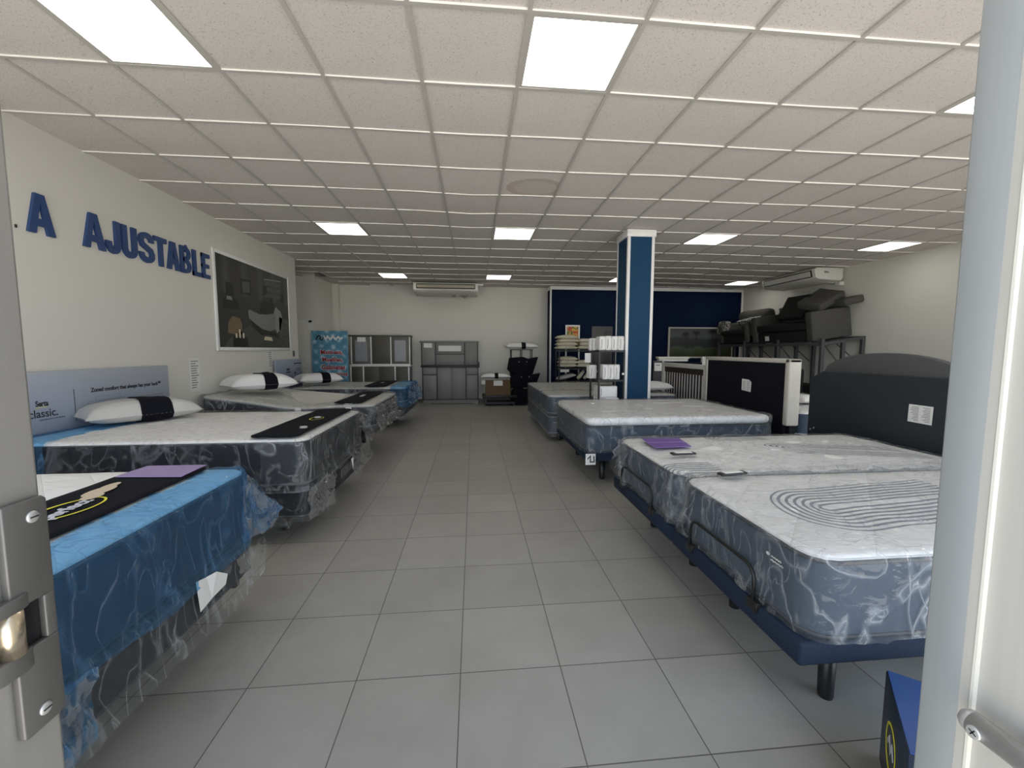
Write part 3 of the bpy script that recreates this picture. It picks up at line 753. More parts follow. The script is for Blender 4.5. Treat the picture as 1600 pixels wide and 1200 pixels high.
def pillow(center, L, W, Ht, rz, label, mat='whitecloth', band=True, tilt=0, roll=0, bw=.2, boff=0, group=None, name='pillow', cat='pillow', origin=None):
    X = Matrix.Translation(center) @ Matrix.Rotation(rz, 4, 'Z') @ Matrix.Rotation(tilt, 4, 'Y') @ Matrix.Rotation(roll, 4, 'X')
    r = thing(name, center, label, cat, group); sd = random.random()*50
    def surf(u, v, sgn, k=1.0):
        pin = 1-.10*(1-abs(v))**0*(1-v*v)*0-.07*(1-u*u); piv = 1-.08*(1-v*v)
        e = max(0, (1-u**4)*(1-v**4))**.55
        x = u*L/2*(1-.07*(1-v*v)); y = v*W/2*(1-.10*(1-u*u))
        nz = noise.noise(Vector((u*2.2+sd, v*2.2, sgn)))*.13+1
        z = sgn*Ht/2*e*nz*(1.25 if sgn > 0 else .6)
        return (x, y, z*k+sgn*(k-1)*.25*(1 if e > .02 else 0))
    def shell(u0, u1, k, n=24, m_=16):
        mb = MB(); mb.X = X
        for sgn in (1, -1):
            g = [[mb.pt(surf(u0+(u1-u0)*i/n, -1+2*j/m_, sgn, k)) for j in range(m_+1)] for i in range(n+1)]
            for i in range(n):
                for j in range(m_):
                    q = (g[i][j], g[i+1][j], g[i+1][j+1], g[i][j+1]); mb.face(q if sgn > 0 else q[::-1])
        return mb
    shell(-1, 1, 1.0).build('cushion', mat, r, smooth=True)
    if band: shell(boff-bw, boff+bw, 1.03, 8).build('band', 'blackfabric', r, smooth=True)
    return r, X

# --- first left bed (blue film) ---
metal_frame(XH+.05, XF-.03, .85, 2.15, .24, 'black metal bed frame under the nearest left bed', (-2.9, -1.5), (.95, 2.05))
bs = slab('box_spring', 'box', XH, XF, .74, 2.26, .25, .445, 'dark box spring in clear film under the blue-wrapped mattress', None, 'mattdark', 'wrapped box springs of the left beds', cat='box spring', rc=.06, edge='edgedark')
wrap(bs, 'plastic_wrap', 'film', XH, XF, .74, 2.26, .20, .445, 3, .012, .03, top=False, hem=.02, drop=.06, rc=.07)
mt = slab('mattress', 'mattress', XH, XF, .74, 2.26, .455, .80, 'nearest left mattress, wrapped in bright blue film at its foot', 'top', 'mattnavy', 'mattresses along the left wall', cat='mattress', rc=.08, edge='edgedark')
wrap(mt, 'blue_film', 'bluefilm', XH, XF, .74, 2.26, .42, .80, 5, .010, .03, keep=lambda c: c.z < .79 or c.x > -1.375+.015*sin(c.y*23)+.01*sin(c.y*61), hem=.012, drop=.05)
# flared film at the far foot corner and the loose tail near the door jamb
def sheet(pts, name, mat, parent, seed, amp=.012, n=14):
    """bilinear sheet through four corners (given along the edge), crumpled"""
    a, b, c, d = map(Vector, pts); mb = MB(); g = []
    nrm = (b-a).cross(d-a).normalized()
    for i in range(n+1):
        row = []
        for j in range(n+1):
            u, v = i/n, j/n; p = (a*(1-u)+b*u)*(1-v)+(d*(1-u)+c*u)*v
            k = noise.noise(p*14+Vector((seed, 0, 0)))+.6*noise.noise(p*31+Vector((seed, 4, 0)))
            row.append(mb.pt(p+nrm*amp*k*1.6+Vector((0, 0, .006*noise.noise(p*20)*v))))
        g.append(row)
    for i in range(n):
        for j in range(n): mb.face((g[i][j], g[i+1][j], g[i+1][j+1], g[i][j+1]))
    return mb.build(name, mat, parent, smooth=True)
sheet([(-1.19, 2.16, .80), (-1.25, 2.27, .79), (-1.13, 2.46, .50), (-1.15, 2.24, .43)], 'film_flare', 'bluefilm', mt, 2, .012)
sheet([(-1.185, 2.16, .78), (-1.13, 2.46, .50), (-1.16, 2.38, .42), (-1.185, 2.15, .44)], 'film_flare', 'bluefilm', mt, 6, .010)
sheet([(-1.185, 1.15, .46), (-1.18, 1.31, .45), (-1.17, 1.275, .22), (-1.18, 1.16, .21)], 'film_tail', 'bluefilm', mt, 9, .016)
sheet([(-1.18, 2.05, .40), (-1.17, 2.32, .40), (-1.16, 2.30, .20), (-1.17, 2.1, .22)], 'film_flap', 'film', bs, 12, .014)
t = thing('care_tag', (-1.18, 1.80, .44), 'folded blank white tag hanging at the foot of the nearest left bed', 'tag')
MB().poly([(-1.165, 1.748, .462), (-1.165, 1.815, .445), (-1.160, 1.835, .335), (-1.165, 1.765, .318)]).build('tag_sheet', 'paper', t)
MB().poly([(-1.165, 1.815, .446), (-1.150, 1.86, .445), (-1.145, 1.93, .395), (-1.15, 1.92, .35), (-1.160, 1.835, .336)]).build('tag_fold', 'paper', t)
fb = footband(-1.72, -1.375, .82, 2.24, .818, 'black foot protector with yellow ring logo on the nearest left mattress')
q = logo(fb, -1.545, 1.66, .828, .13, -.1)
text('perfect', 'script_print', fb, (-1.49, 1.555, .828), (-.10, 1, 0), (-1, -.10, 0), .20, .075, 'silverprint', .001, .03)
mb = MB()
for (cx, cy, r1, r2) in ((-1.57, 1.79, .030, .045), (-1.60, 1.86, .038, .075), (-1.615, 1.93, .022, .05)):
    mb.poly([(cx+r1*cos(a*pi/8), cy+r2*sin(a*pi/8), .829+.0004*r2*10) for a in range(16)])
mb.build('figure_print', 'tanprint', fb)
c_ = thing('info_card', (-1.54, 2.15, .828), 'lilac card lying on the nearest left foot protector', 'card')
MB().prism([(-1.70, 2.06), (-1.39, 2.035), (-1.40, 2.235), (-1.69, 2.24)], (0, 0, .8285), (1, 0, 0), (0, 1, 0), (0, 0, 1), .003).build('sheet', 'card', c_)

# --- second left bed ---
metal_frame(XH+.05, XF-.03, 3.1, 4.4, .19, 'black metal bed frame with cone feet under the second left bed', (-2.9, -1.51), (3.33, 4.2))
bs = slab('box_spring', 'box', XH, XF-.01, 3.02, 4.46, .2, .43, 'black box spring with lettered side in clear film, second left bed', None, 'mattdark', 'wrapped box springs of the left beds', cat='box spring', rc=.06, edge='edgedark')
wrap(bs, 'plastic_wrap', 'filmdark', XH, XF-.01, 3.02, 4.46, .15, .43, 13, .014, .035, top=False, hem=.02, drop=.08, rc=.07)
mb = MB()
for k in range(9): mb.box(XF-.004, 3.75+k*.045, .27, XF-.003, 3.765+k*.045, .35)
mb.build('side_print', 'inkgrey', bs)
mt = slab('mattress', 'mattress', XH, XF-.01, 3.02, 4.46, .44, .785, 'second left mattress, white top with black sides in clear film', 'top', 'mattdark', 'mattresses along the left wall', cat='mattress', rc=.08, edge='edgedark')
wrap(mt, 'plastic_wrap', 'filmdark', XH, XF-.01, 3.02, 4.46, .41, .785, 15, .012, .035, hem=.015, drop=.05, keep=lambda c: -1.5 > c.x > -2.95)
wrap(mt, 'foot_film', 'film', XH, XF-.01, 3.02, 4.46, .41, .785, 15, .012, .035, hem=.015, drop=.05, keep=lambda c: c.x >= -1.5)
wrap(mt, 'blue_film', 'bluefilm', XH, XF-.01, 3.02, 4.46, .42, .785, 16, .010, .02, keep=lambda c: c.x <= -2.93)
sheet([(-1.19, 2.99, .43), (-1.17, 3.5, .42), (-1.16, 3.42, .17), (-1.2, 3.03, .19)], 'film_flap', 'film', bs, 22, .02)
sheet([(-1.18, 4.30, .78), (-1.19, 4.50, .76), (-1.12, 4.66, .50), (-1.13, 4.45, .42)], 'film_flare', 'film', mt, 23, .02)
sheet([(-1.17, 4.0, .44), (-1.17, 4.62, .44), (-1.14, 4.66, .24), (-1.16, 4.05, .20)], 'film_flap', 'film', bs, 24, .02)
MB().poly([(-1.165, 3.92, .40), (-1.160, 3.98, .40), (-1.155, 3.95, .29)]).build('white_tag', 'paper', bs)
fb = footband(-1.62, -1.28, 3.03, 4.44, .805, 'black foot protector with small ring logo on the second left mattress')
logo(fb, -1.42, 3.80, .815, .09, 0)
mb = MB()
for (cx, cy) in ((-1.42, 3.83), (-1.44, 3.88), (-1.35, 3.34), (-1.37, 3.39)):
    mb.poly([(cx+.03*cos(a*pi/6), cy+.03*sin(a*pi/6), .816) for a in range(12)])
mb.build('figure_print', 'silverprint', fb)
pillow((-2.95, 3.88, .875), .80, .46, .20, .93, 'silver grey pillow with black band on the second left bed', 'greycloth', bw=.28, boff=.15, group='display pillows on the left beds')

# --- third left bed, gently bent adjustable ---
def sag3(x, y):
    t = max(0, (-1.9-x)/1.35); return .13*t**1.5-.035*math.exp(-((x+2.2)/.35)**2)
def plat(x0, x1, y0, y1, z0, z1, label, legx, legy, legr=.033, mat='basefab', bar=None, sag=None, group=None):
    r = thing('adjustable_base', (x0, (y0+y1)/2, 0), label, 'bed base', group)
    B(x0, y0, z0, x1, y1, z1).build('platform', mat, r, bevel=.012)
    for x in legx:
        for y in legy:
            MB().lathe((x, y, 0), [(legr*.8, 0), (legr*.86, .01), (legr, z0)], 24).build('leg', 'blackplastic', r, smooth=True)
    if bar:
        ya, yb = bar; x = x0-.004; h = z1+.15; c = .06
        pts = [(x, ya, z1-.02), (x, ya, h-c)]+[(x, ya+c-c*cos(a), h-c+c*sin(a)) for a in (pi/8, pi/4, 3*pi/8, pi/2)]
        pts += [(x, yb-c+c*sin(a), h-c+c*cos(a)) for a in (0, pi/8, pi/4, 3*pi/8)]+[(x, yb, h-c), (x, yb, z1-.02)]
        k = MB().tube(pts, .0075, 10).build('retainer_bar', 'black', r, smooth=True)
        for y in (ya, yb): B(x-.008, y-.03, z1-.03, x+.03, y+.03, z1+.012).build('bar_foot', 'black', k, bevel=.002)
    return r
plat(XH, XF-.22, 5.2, 6.55, .28, .36, 'black adjustable base under the third left bed', (-2.9, -1.7), (5.35, 6.4), mat='black')
B(-1.45, 5.3, .36, -1.30, 6.4, .47).build('foot_motor', 'black', COL.objects[-1].parent if False else None)
o = COL.objects['foot_motor']; tag(o, 'black folded mechanism hanging under the foot of the third left bed', 'mechanism')
mt = slab('mattress', 'mattress', XH, XF-.04, 5.13, 6.62, .47, .75, 'third left mattress, bent up at the head, crinkled clear film', 'topgrey', 'mattdark', 'mattresses along the left wall', cat='mattress', sag=sag3, edge='edgegrey')
wrap(mt, 'plastic_wrap', 'film', XH, XF-.04, 5.13, 6.62, .44, .75, 31, .016, .045, sag=sag3, drop=.06, hem=.02)
for i_, yy in enumerate((5.15, 5.6, 6.05)): sheet([(-1.215, yy, .72), (-1.215, yy+.4, .72), (-1.15, yy+.43, .42), (-1.17, yy-.02, .40)], 'film_flare', 'film', mt, 33+i_, .025)
for xx, yy in ((-1.56, 5.12), (-2.15, 5.12)):
    MB().poly([(xx, yy-.03, .735), (xx+.07, yy-.03, .735), (xx+.07, yy-.04, .65), (xx, yy-.04, .65)]).build('side_label', 'paper', mt)
fb = footband(-1.74, -1.40, 5.18, 6.55, .778, 'black foot protector on the third left mattress', sag=sag3)
mb = MB()
for (cx, cy) in ((-1.57, 5.9), (-1.57, 5.98), (-1.56, 5.82)):
    mb.poly([(cx+.03*cos(a*pi/6), cy+.05*sin(a*pi/6), .790+sag3(cx, cy)) for a in range(12)])
mb.build('figure_print', 'silverprint', fb)
pillow((-2.85, 5.72, .975), .82, .48, .22, .85, 'white pillow with black band on the third left bed', tilt=0, boff=.15, group='display pillows on the left beds')

# --- fourth left bed ---
metal_frame(XH+.05, XF-.1, 7.6, 8.8, .22, 'black metal bed frame under the farthest left bed', (-2.9, -1.6), (7.7, 8.7))
bs = slab('box_spring', 'box', XH, XF-.04, 7.50, 8.90, .25, .47, 'dark box spring under the farthest left bed', None, 'mattdark', 'wrapped box springs of the left beds', cat='box spring', rc=.06, edge='edgedark')
wrap(bs, 'plastic_wrap', 'film', XH, XF-.04, 7.50, 8.90, .18, .47, 43, .016, .04, top=False, hem=.03, drop=.08, step=.05)
mt = slab('mattress', 'mattress', XH, XF-.04, 7.50, 8.90, .48, .75, 'farthest left mattress, blue film gathered over its foot', 'topgrey', 'mattdark', 'mattresses along the left wall', cat='mattress', edge='edgegrey')
wrap(mt, 'plastic_wrap', 'film', XH, XF-.04, 7.50, 8.90, .45, .75, 45, .012, .03, step=.05, keep=lambda c: c.x < -1.5)
wrap(mt, 'blue_film', 'bluefilm', XH, XF-.04, 7.50, 8.90, .40, .765, 46, .02, .06, step=.04, keep=lambda c: c.x > -1.5, hem=.03)
for i_, yy in enumerate((7.55, 8.1, 8.5)): sheet([(-1.24, yy, .77), (-1.24, yy+.4, .77), (-1.10, yy+.45, .45), (-1.14, yy-.02, .42)], 'film_flare', 'bluefilm', mt, 53+i_, .03)
fb = footband(-1.98, -1.60, 7.52, 8.85, .778, 'black foot protector on the farthest left mattress')
mb = MB()
for (cx, cy) in ((-1.8, 8.2), (-1.8, 8.27)): mb.poly([(cx+.03*cos(a*pi/6), cy+.05*sin(a*pi/6), .790) for a in range(12)])
mb.build('figure_print', 'silverprint', fb)
pillow((-2.92, 7.95, .875), .80, .46, .20, .75, 'white pillow with black band on the farthest left bed', boff=.2, group='display pillows on the left beds')

# --- right beds ---
XA = 1.16
plat(XA, 3.25, 1.275, 2.235, .295, .385, 'navy adjustable base with black retainer bar, nearest on the right', (1.45, 3.0), (1.456, 2.05), bar=(1.52, 2.02))
plat(XA, 3.25, 2.245, 3.24, .295, .385, 'navy adjustable base pushed against the nearest right one', (1.46, 3.0), (2.5, 3.1), bar=(2.50, 3.045))
m1 = slab('mattress', 'mattress', XA+.03, 3.22, 1.265, 2.20, .39, .705, 'nearest right mattress, white top with grey curved lines, in clear film', 'topR', 'mattside', 'mattresses along the right side', rc=.10, edge='edgedark')
wrap(m1, 'plastic_wrap', 'film', XA+.03, 3.22, 1.265, 2.20, .392, .705, 61, .014, .02, drop=.0, step=.03)
MB().prism(arc(0, 0, .010, 0, 2*pi, 14, .007)[:-1], (1.184, 1.485, .615), (0, -1, 0), (0, 0, 1), (-1, 0, 0), .001).build('side_emblem', 'paper', m1)
mb = MB()
for k, (a_, w_) in enumerate(((0, .055), (.0, .065))):
    mb.ribbon([(i_*w_/8, .004*(i_ % 2)) for i_ in range(9)], .0045, (1.184, 1.468, .611-k*.015), (0, -1, 0), (0, 0, 1), (-1, 0, 0), .001)
mb.build('side_script', 'paper', m1)
m2 = slab('mattress', 'mattress', XA+.03, 3.22, 2.225, 3.23, .39, .705, 'right mattress with the violet card on it, in clear film', 'topR2', 'mattside', 'mattresses along the right side', rc=.10, edge='edgedark')
wrap(m2, 'plastic_wrap', 'film', XA+.03, 3.22, 2.225, 3.23, .392, .705, 63, .014, .03, drop=0, step=.03)
# loose film bridging the joint between the twin mattresses
sheet([(1.20, 2.12, .725), (3.2, 2.16, .735), (3.2, 2.30, .735), (1.18, 2.24, .725)], 'joint_film', 'film', m2, 66, .012, 30)
sheet([(1.17, 2.10, .71), (1.165, 2.36, .71), (1.155, 2.42, .40), (1.165, 2.08, .40)], 'joint_film', 'film', m2, 67, .02)
sheet([(1.175, 3.0, .71), (1.20, 3.25, .70), (1.12, 3.28, .45), (1.15, 2.9, .40)], 'film_flare', 'film', m2, 69, .025)
def remote(x, y, z, rz, label):
    r = thing('remote_control', (x, y, z), label, 'remote'); X = Matrix.Translation((x, y, z)) @ Matrix.Rotation(rz, 4, 'Z')
    mb = MB(); mb.X = X; mb.box(-.085, -.024, 0, .085, .024, .014); mb.build('case', 'blackplastic', r, bevel=.006)
    mb = MB(); mb.X = X; mb.box(-.06, -.019, .0142, .06, .019, .016); mb.build('keypad', 'paper', r, bevel=.001)
remote(1.45, 2.125, .735, .15, 'black and white remote control on the nearest right mattress')
remote(1.40, 2.575, .735, .05, 'black and white remote control beside the violet card')
c_ = thing('info_card', (1.45, 2.9, .73), 'violet folded card lying on a right mattress', 'card')
MB().prism([(1.315, 3.055), (1.615, 3.045), (1.565, 2.765), (1.285, 2.755)], (0, 0, .738), (1, 0, 0), (0, 1, 0), (0, 0, 1), .004).build('sheet', 'cardR', c_)
MB().prism([(1.30, 2.91), (1.595, 2.905), (1.593, 2.90), (1.30, 2.905)], (0, 0, .7425), (1, 0, 0), (0, 1, 0), (0, 0, 1), .001).build('crease', 'card', c_)

plat(XA, 3.2, 4.05, 5.58, .28, .375, 'navy adjustable base under the queen mattress before the blue column', (1.42, 2.9), (4.35, 5.4), bar=(4.97, 5.45))
m3 = slab('mattress', 'mattress', XA-.01, 3.2, 4.03, 5.60, .38, .735, 'pillow-top mattress with slate sides in clear film in front of the column', 'top', 'mattside', 'mattresses along the right side', pillow=True, rc=.11, edge='edgedark')
wrap(m3, 'plastic_wrap', 'film', XA-.01, 3.2, 4.03, 5.60, .37, .735, 71, .012, .03, drop=.02, step=.035)
c_ = thing('price_tag', (1.14, 4.02, .35), 'white tag with black picture hanging at the corner of the pillow-top bed', 'tag')
MB().poly([(1.13, 3.99, .38), (1.235, 3.99, .38), (1.235, 3.99, .265), (1.13, 3.99, .265)]).build('sheet', 'paper', c_)
MB().ribbon([(.02, .06), (.05, .09), (.05, .03), (.09, .03), (.085, .09)], .012, (1.13, 3.989, .265), (1, 0, 0), (0, 0, 1), (0, -1, 0), .001).build('picture', 'ink', c_)
c_ = MB().lathe((1.49, 5.01, .758), [(.03, 0), (.036, .004), (.03, .01), (.001, .012)], 20).build('round_button', 'paper', smooth=True); tag(c_, 'small round white puck on the pillow-top mattress', 'button')
# twin box-sets beyond
for k, (ya, yb, lab, z_) in enumerate(((6.22, 7.02, 'narrow wrapped mattress behind the pillow-top bed', .725), (7.06, 8.70, 'farthest right mattress in clear film beside the pillow shelf', .73))):
    b_ = slab('box_spring', 'box', XA, 3.25, ya, yb, .12, .42, 'slate box spring under the %s' % lab.replace(' in clear film', ''), None, 'mattside', 'box springs at the right rear', cat='box spring', rc=.06, edge='edgegrey')
    wrap(b_, 'plastic_wrap', 'film', XA, 3.25, ya, yb, .08, .42, 80+k, .012, .03, top=False, step=.05, hem=.01)
    mm = slab('mattress', 'mattress', XA, 3.25, ya, yb, .43, z_, lab, 'topgrey', 'mattside', 'mattresses along the right side', rc=.10, edge='edgegrey')
    wrap(mm, 'plastic_wrap', 'film', XA, 3.25, ya, yb, .42, z_, 84+k, .012, .03, drop=.02, step=.05)
    for x in (1.35, 3.0):
        for y in (ya+.12, yb-.12): MB().lathe((x, y, 0), [(.03, 0), (.03, .12)], 16).build('leg', 'black', b_)

# ------------------------------------------------------------------ headboards on the right
XHB = 3.36
h = thing('headboard', (XHB, 3.05, 0), 'dark slate headboard with an arched grey top behind the nearest right beds', 'headboard')
ch = .07; ya, yb = 1.95, 3.78
B_ = MB(); B_.prism([(ya, .1), (yb, .1), (yb, 1.14), (yb-.03, 1.175), (yb-.14, 1.235), (ya+.14, 1.235), (ya+.03, 1.175), (ya, 1.14)], (XHB, 0, 0), (0, 1, 0), (0, 0, 1), (1, 0, 0), .05); B_.build('front_panel', 'headboard', h, bevel=.008)
P2 = [(yb-.11, .1), (yb-.11, 1.24)]+[(3.10+.57*cos(a), 1.24+.175*sin(a)) for a in [pi*k/24 for k in range(25)]]+[(ya+.1, 1.24), (ya+.1, .1)]
MB().prism([(a, b) for a, b in P2][::-1], (XHB+.05, 0, 0), (0, 1, 0), (0, 0, 1), (1, 0, 0), .06).build('arch_panel', 'headarch', h, bevel=.01)
lb = MB().poly([(XHB-.002, 2.835, .888), (XHB-.002, 2.665, .884), (XHB-.002, 2.662, 1.022), (XHB-.002, 2.832, 1.023)]).build('label_sheet', 'paper', h)
mb = MB()
for k in range(10):
    for c0 in (2.68, 2.76): mb.box(XHB-.003, c0, .90+k*.0115, XHB-.0022, c0+.03+.03*random.random(), .904+k*.0115)
mb.build('label_print', 'inkgrey', lb)
for z in (.66, .68): MB().tube([(XHB-.004, 3.74-(z-.66)*2, z-.01), (XHB, 3.74-(z-.66)*2, z-.01)], .008, 10).build('bolt', 'chrome', h)

h = thing('headboard', (XHB, 4.8, 0), 'black headboard with pale upholstered edging and a white label', 'headboard')
ya, yb = 4.07, 5.62
B(XHB, ya+.035, .15, XHB+.05, yb-.035, 1.305).build('panel', 'blackfabric', h, bevel=.01)
mb = MB(); mb.box(XHB-.012, ya-.03, .62, XHB+.13, ya+.04, 1.345); mb.box(XHB-.012, yb-.04, .62, XHB+.13, yb+.02, 1.345); mb.box(XHB-.012, ya-.03, 1.295, XHB+.13, yb+.02, 1.345)
mb.build('edging', 'linen', h, bevel=.015)
B(XHB+.05, ya, .2, XHB+.12, yb, 1.3).build('back_board', 'darkfabric', h)
lb = MB().poly([(XHB-.014, 4.80, .941), (XHB-.014, 4.63, .93), (XHB-.014, 4.625, 1.05), (XHB-.014, 4.67, 1.078), (XHB-.014, 4.80, 1.082)]).build('label_sheet', 'paper', h)
mb = MB()
for k in range(9): mb.box(XHB-.0155, 4.65, .95+k*.0125, XHB-.0148, 4.70, .954+k*.0125).box(XHB-.0155, 4.73, .95+k*.0125, XHB-.0148, 4.78, .954+k*.0125)
mb.build('label_print', 'inkgrey', lb)
for y in (ya+.2, yb-.2): B(XHB+.01, y-.03, 0, XHB+.05, y+.03, .2).build('leg', 'black', h)

h = thing('headboard', (XHB, 6.2, 0), 'slatted brown headboard in a pale frame behind the narrow mattress', 'headboard')
ya, yb = 5.70, 6.95
mb = MB(); mb.box(XHB, ya-.08, 0, XHB+.06, ya, 1.22).box(XHB, yb, 0, XHB+.06, yb+.08, 1.22).box(XHB, ya, 1.15, XHB+.06, yb, 1.22); mb.build('frame', 'whitewood', h, bevel=.006)
B(XHB+.02, ya, 1.06, XHB+.045, yb, 1.15).box(XHB+.02, ya, .42, XHB+.045, yb, .52).build('rail', 'brown', h)
for k in range(15):
    y = ya+.02+k*(yb-ya-.06)/14; B(XHB+.040, y, .5, XHB+.046, y+.040, 1.08).build('slat', 'brown', h)
B(XHB+.047, ya, .3, XHB+.055, yb, 1.12).build('backing', 'white', h)

h = thing('headboard', (3.6, 7.6, 0), 'cream moulded headboard standing behind the slatted one', 'headboard')
B(3.55, 7.5, 0, 3.63, 7.56, 1.31).box(4.4, 7.5, 0, 4.48, 7.56, 1.31).build('post', 'whitewood', h, bevel=.006)
B(3.52, 7.48, 1.22, 4.1, 7.58, 1.27).box(3.50, 7.46, 1.27, 4.12, 7.60, 1.31).build('cornice', 'whitewood', h, bevel=.01)
B(3.63, 7.51, .2, 4.4, 7.55, 1.2).build('panel', 'darkfabric', h)
pillow((3.02, 6.62, .815), .55, .40, .15, .1, 'flat white pillow on the narrow mattress beside the column', band=False)
c_ = thing('notice_stand', (3.41, 7.33, 0), 'dark stand with a pale notice just right of the blue column', 'stand')
B(3.33, 7.31, 0, 3.50, 7.34, 1.24).build('board', 'black', c_); B(3.30, 7.26, 0, 3.52, 7.40, .02).build('foot', 'black', c_)
k_ = B(3.35, 7.300, 1.05, 3.49, 7.309, 1.20).build('sheet', 'paper', c_); B(3.37, 7.296, 1.15, 3.45, 7.2995, 1.17).build('print_lines', 'inkgrey', k_)

# stuff on the floor behind the headboards
mm = slab('mattress', 'mattress', 3.72, 5.7, 4.3, 5.7, .45, .73, 'white mattress glimpsed between the two right headboards', 'top', 'mattside', 'mattresses along the right side', rc=.08)
plat(3.75, 5.65, 4.32, 5.68, .32, .44, 'dark base below the mattress between the two right headboards', (3.9, 5.5), (4.5, 5.5), mat='black')
pillow((4.25, 4.9, .80), .5, .34, .12, .4, 'white pillow with black side glimpsed between the headboards', bw=.15)
c_ = thing('sofa', (5.4, 6.4, 0), 'low dark sofa on the floor under the sofa rack', 'sofa')
B(4.7, 6.2, .08, 5.9, 6.9, .48).build('seat', 'sofadark', c_, bevel=.04); B(4.7, 6.75, .4, 5.9, 6.98, 1.12).build('backrest', 'sofadark', c_, bevel=.05)
B(4.55, 6.2, .08, 4.70, 6.95, .85).build('armrest', 'sofadark', c_, bevel=.04); B(5.90, 6.2, .08, 6.05, 6.95, .85).build('armrest', 'sofadark', c_, bevel=.04)
for x in (4.65, 5.95):
    for y in (6.3, 6.85): MB().lathe((x, y, 0), [(.02, 0), (.025, .09)], 12).build('leg', 'black', c_)
mb = MB(); rbox(mb, 4.95, 5.35, 6.25, 6.6, .49, .98, .1, .08, .05, crumple(91, .03, .05)); o = mb.build('plastic_bag', 'film', smooth=True); tag(o, 'clear plastic bag of bedding on the low dark sofa', 'bag')

# ------------------------------------------------------------------ sofa rack at the right rear
TILT = math.atan((1.745-1.617)/(7.485-6.651))
rk = thing('steel_rack', (7.0, 8.8, 0), 'tall grey steel rack carrying sofas along the right wall', 'rack')
def zt(x): return 1.585+(x-6.62)*math.tan(TILT)
mb = MB()
for y in (7.22, 8.35, 9.45, 10.5):
    mb.prism([(6.60, zt(6.60)-.06), (7.48, zt(7.48)-.06), (7.48, zt(7.48)), (6.60, zt(6.60))], (0, y-.025, 0), (1, 0, 0), (0, 0, 1), (0, 1, 0), .05)
for x in (6.62, 7.46): mb.box(x-.025, 7.22, zt(x)-.06, x+.025, 10.5, zt(x))
mb.build('beam', 'steel', rk, bevel=.004)
for y in (7.22, 8.35, 9.45, 10.5):
    for x in (6.62, 7.05, 7.46):
        B(x-.03, y-.03, 0, x+.03, y+.03, zt(x)+(.08 if x < 6.7 else 0)).build('post', 'steel', rk, bevel=.004)
for y in (7.22, 8.35, 9.45):
    for (a, b) in ((6.70, 7.05), (6.95, 7.40)):
        MB().tube([(a, y+.03, zt(a)-.07), (b, y+.03, zt(b)-.50)], .012, 8).build('brace', 'steel', rk)
for y in (7.5, 7.9, 8.6, 9.1, 9.8, 10.2): MB().prism([(6.60, zt(6.60)-.03), (7.48, zt(7.48)-.03), (7.48, zt(7.48)-.002), (6.60, zt(6.60)-.002)], (0, y, 0), (1, 0, 0), (0, 0, 1), (0, 1, 0), .05).build('slat', 'steel', rk)
def sofa(y0, y1, label, armm='sofa', rounded=False, hs=.60):
    r = thing('sofa', (6.62, (y0+y1)/2, zt(6.62)), label, 'sofa')
    X = Matrix.Translation((6.60, 0, zt(6.60)+.004)) @ Matrix.Rotation(-TILT, 4, 'Y')
    def b(name, mat, *a, bev=.03):
        mb = MB(); mb.X = X; mb.box(*a); return mb.build(name, mat, r, bevel=bev, seg=3)
    aw = .17
    if not rounded:
        b('armrest', armm, 0, y0, .02, .84, y0+aw, .60); b('armrest', armm, 0, y1-aw, .02, .84, y1, .60)
        b('seat_base', 'sofadark', .03, y0+aw, .02, .8, y1-aw, .24); b('seat_cushion', 'sofadark', .0, y0+aw, .25, .68, y1-aw, .40, bev=.04)
        b('backrest', armm, .64, y0+aw, .3, .84, y1-aw, .72, bev=.05)
        b('backrest_rail', armm, .70, y0+.04, .55, .82, y1-.04, .74, bev=.02)
        b('care_label', 'paper', .022, (y0+y1)/2+.35, .06, .028, (y0+y1)/2+.47, .16, bev=0)
    else:
        b('seat_base', 'sofadark', .03, y0, .02, .8, y1, .22); b('seat_cushion', 'sofadark', 0, y0+.05, .22, .66, y1-.05, .36, bev=.05)
        mb = MB(); mb.X = X; P3 = [(.0, 0), (.0, .42)]+[(.21-.21*cos(a), .42+.21*sin(a)) for a in [pi*k/12 for k in range(13)]]+[(.42, 0)]
        b('backrest', 'sofa', .55, y0, .2, .82, y1, .78, bev=.12)
        b('armrest', 'sofa', .0, y0, .02, .8, y0+.16, .52, bev=.06); b('armrest', 'sofa', .0, y1-.16, .02, .8, y1, .52, bev=.06)
    return r
sofa(7.40, 9.15, 'long grey sofa with square arm on top of the steel rack')
sofa(9.3, 10.45, 'rounded dark loveseat at the far end of the steel rack', rounded=True)
def cushion(c, L, W, T, rx, ry, rz, mat, label, bev=.04):
    r = thing('cushion', c, label, 'cushion', 'loose cushions on the rack sofas'); mb = MB()
    mb.X = Matrix.Translation(c) @ Matrix.Rotation(rz, 4, 'Z') @ Matrix.Rotation(ry, 4, 'Y') @ Matrix.Rotation(rx, 4, 'X')
    rbox(mb, -L/2, L/2, -W/2, W/2, -T/2, T/2, .035, .03, .05, lambda x, y, z, nx, ny, nz: (0, 0, nz*.02*noise.noise(Vector((x*5, y*5, 1))))); mb.build('cover', mat, r, smooth=True)
    return r
n = NT('black and white floral fabric'); f = n.noise(16, 2, .4, dist=2.5)
n.base(n.ramp(f, [(0, (.01, .01, .012)), (.5, (.01, .01, .012)), (.53, (.45, .44, .42)), (1, (.45, .44, .42))]), .85); MT['floral'] = n.m
cushion((6.80, 8.15, 2.33), .55, .62, .14, 0, -1.05, 0, 'sofadark', 'dark square cushion leaning on the long sofa, left of the ribbed one')
cushion((6.98, 7.72, 2.45), .66, .5, .16, .25, -.50, .1, 'sofa', 'grey ribbed cushion slanting on the long sofa arm')
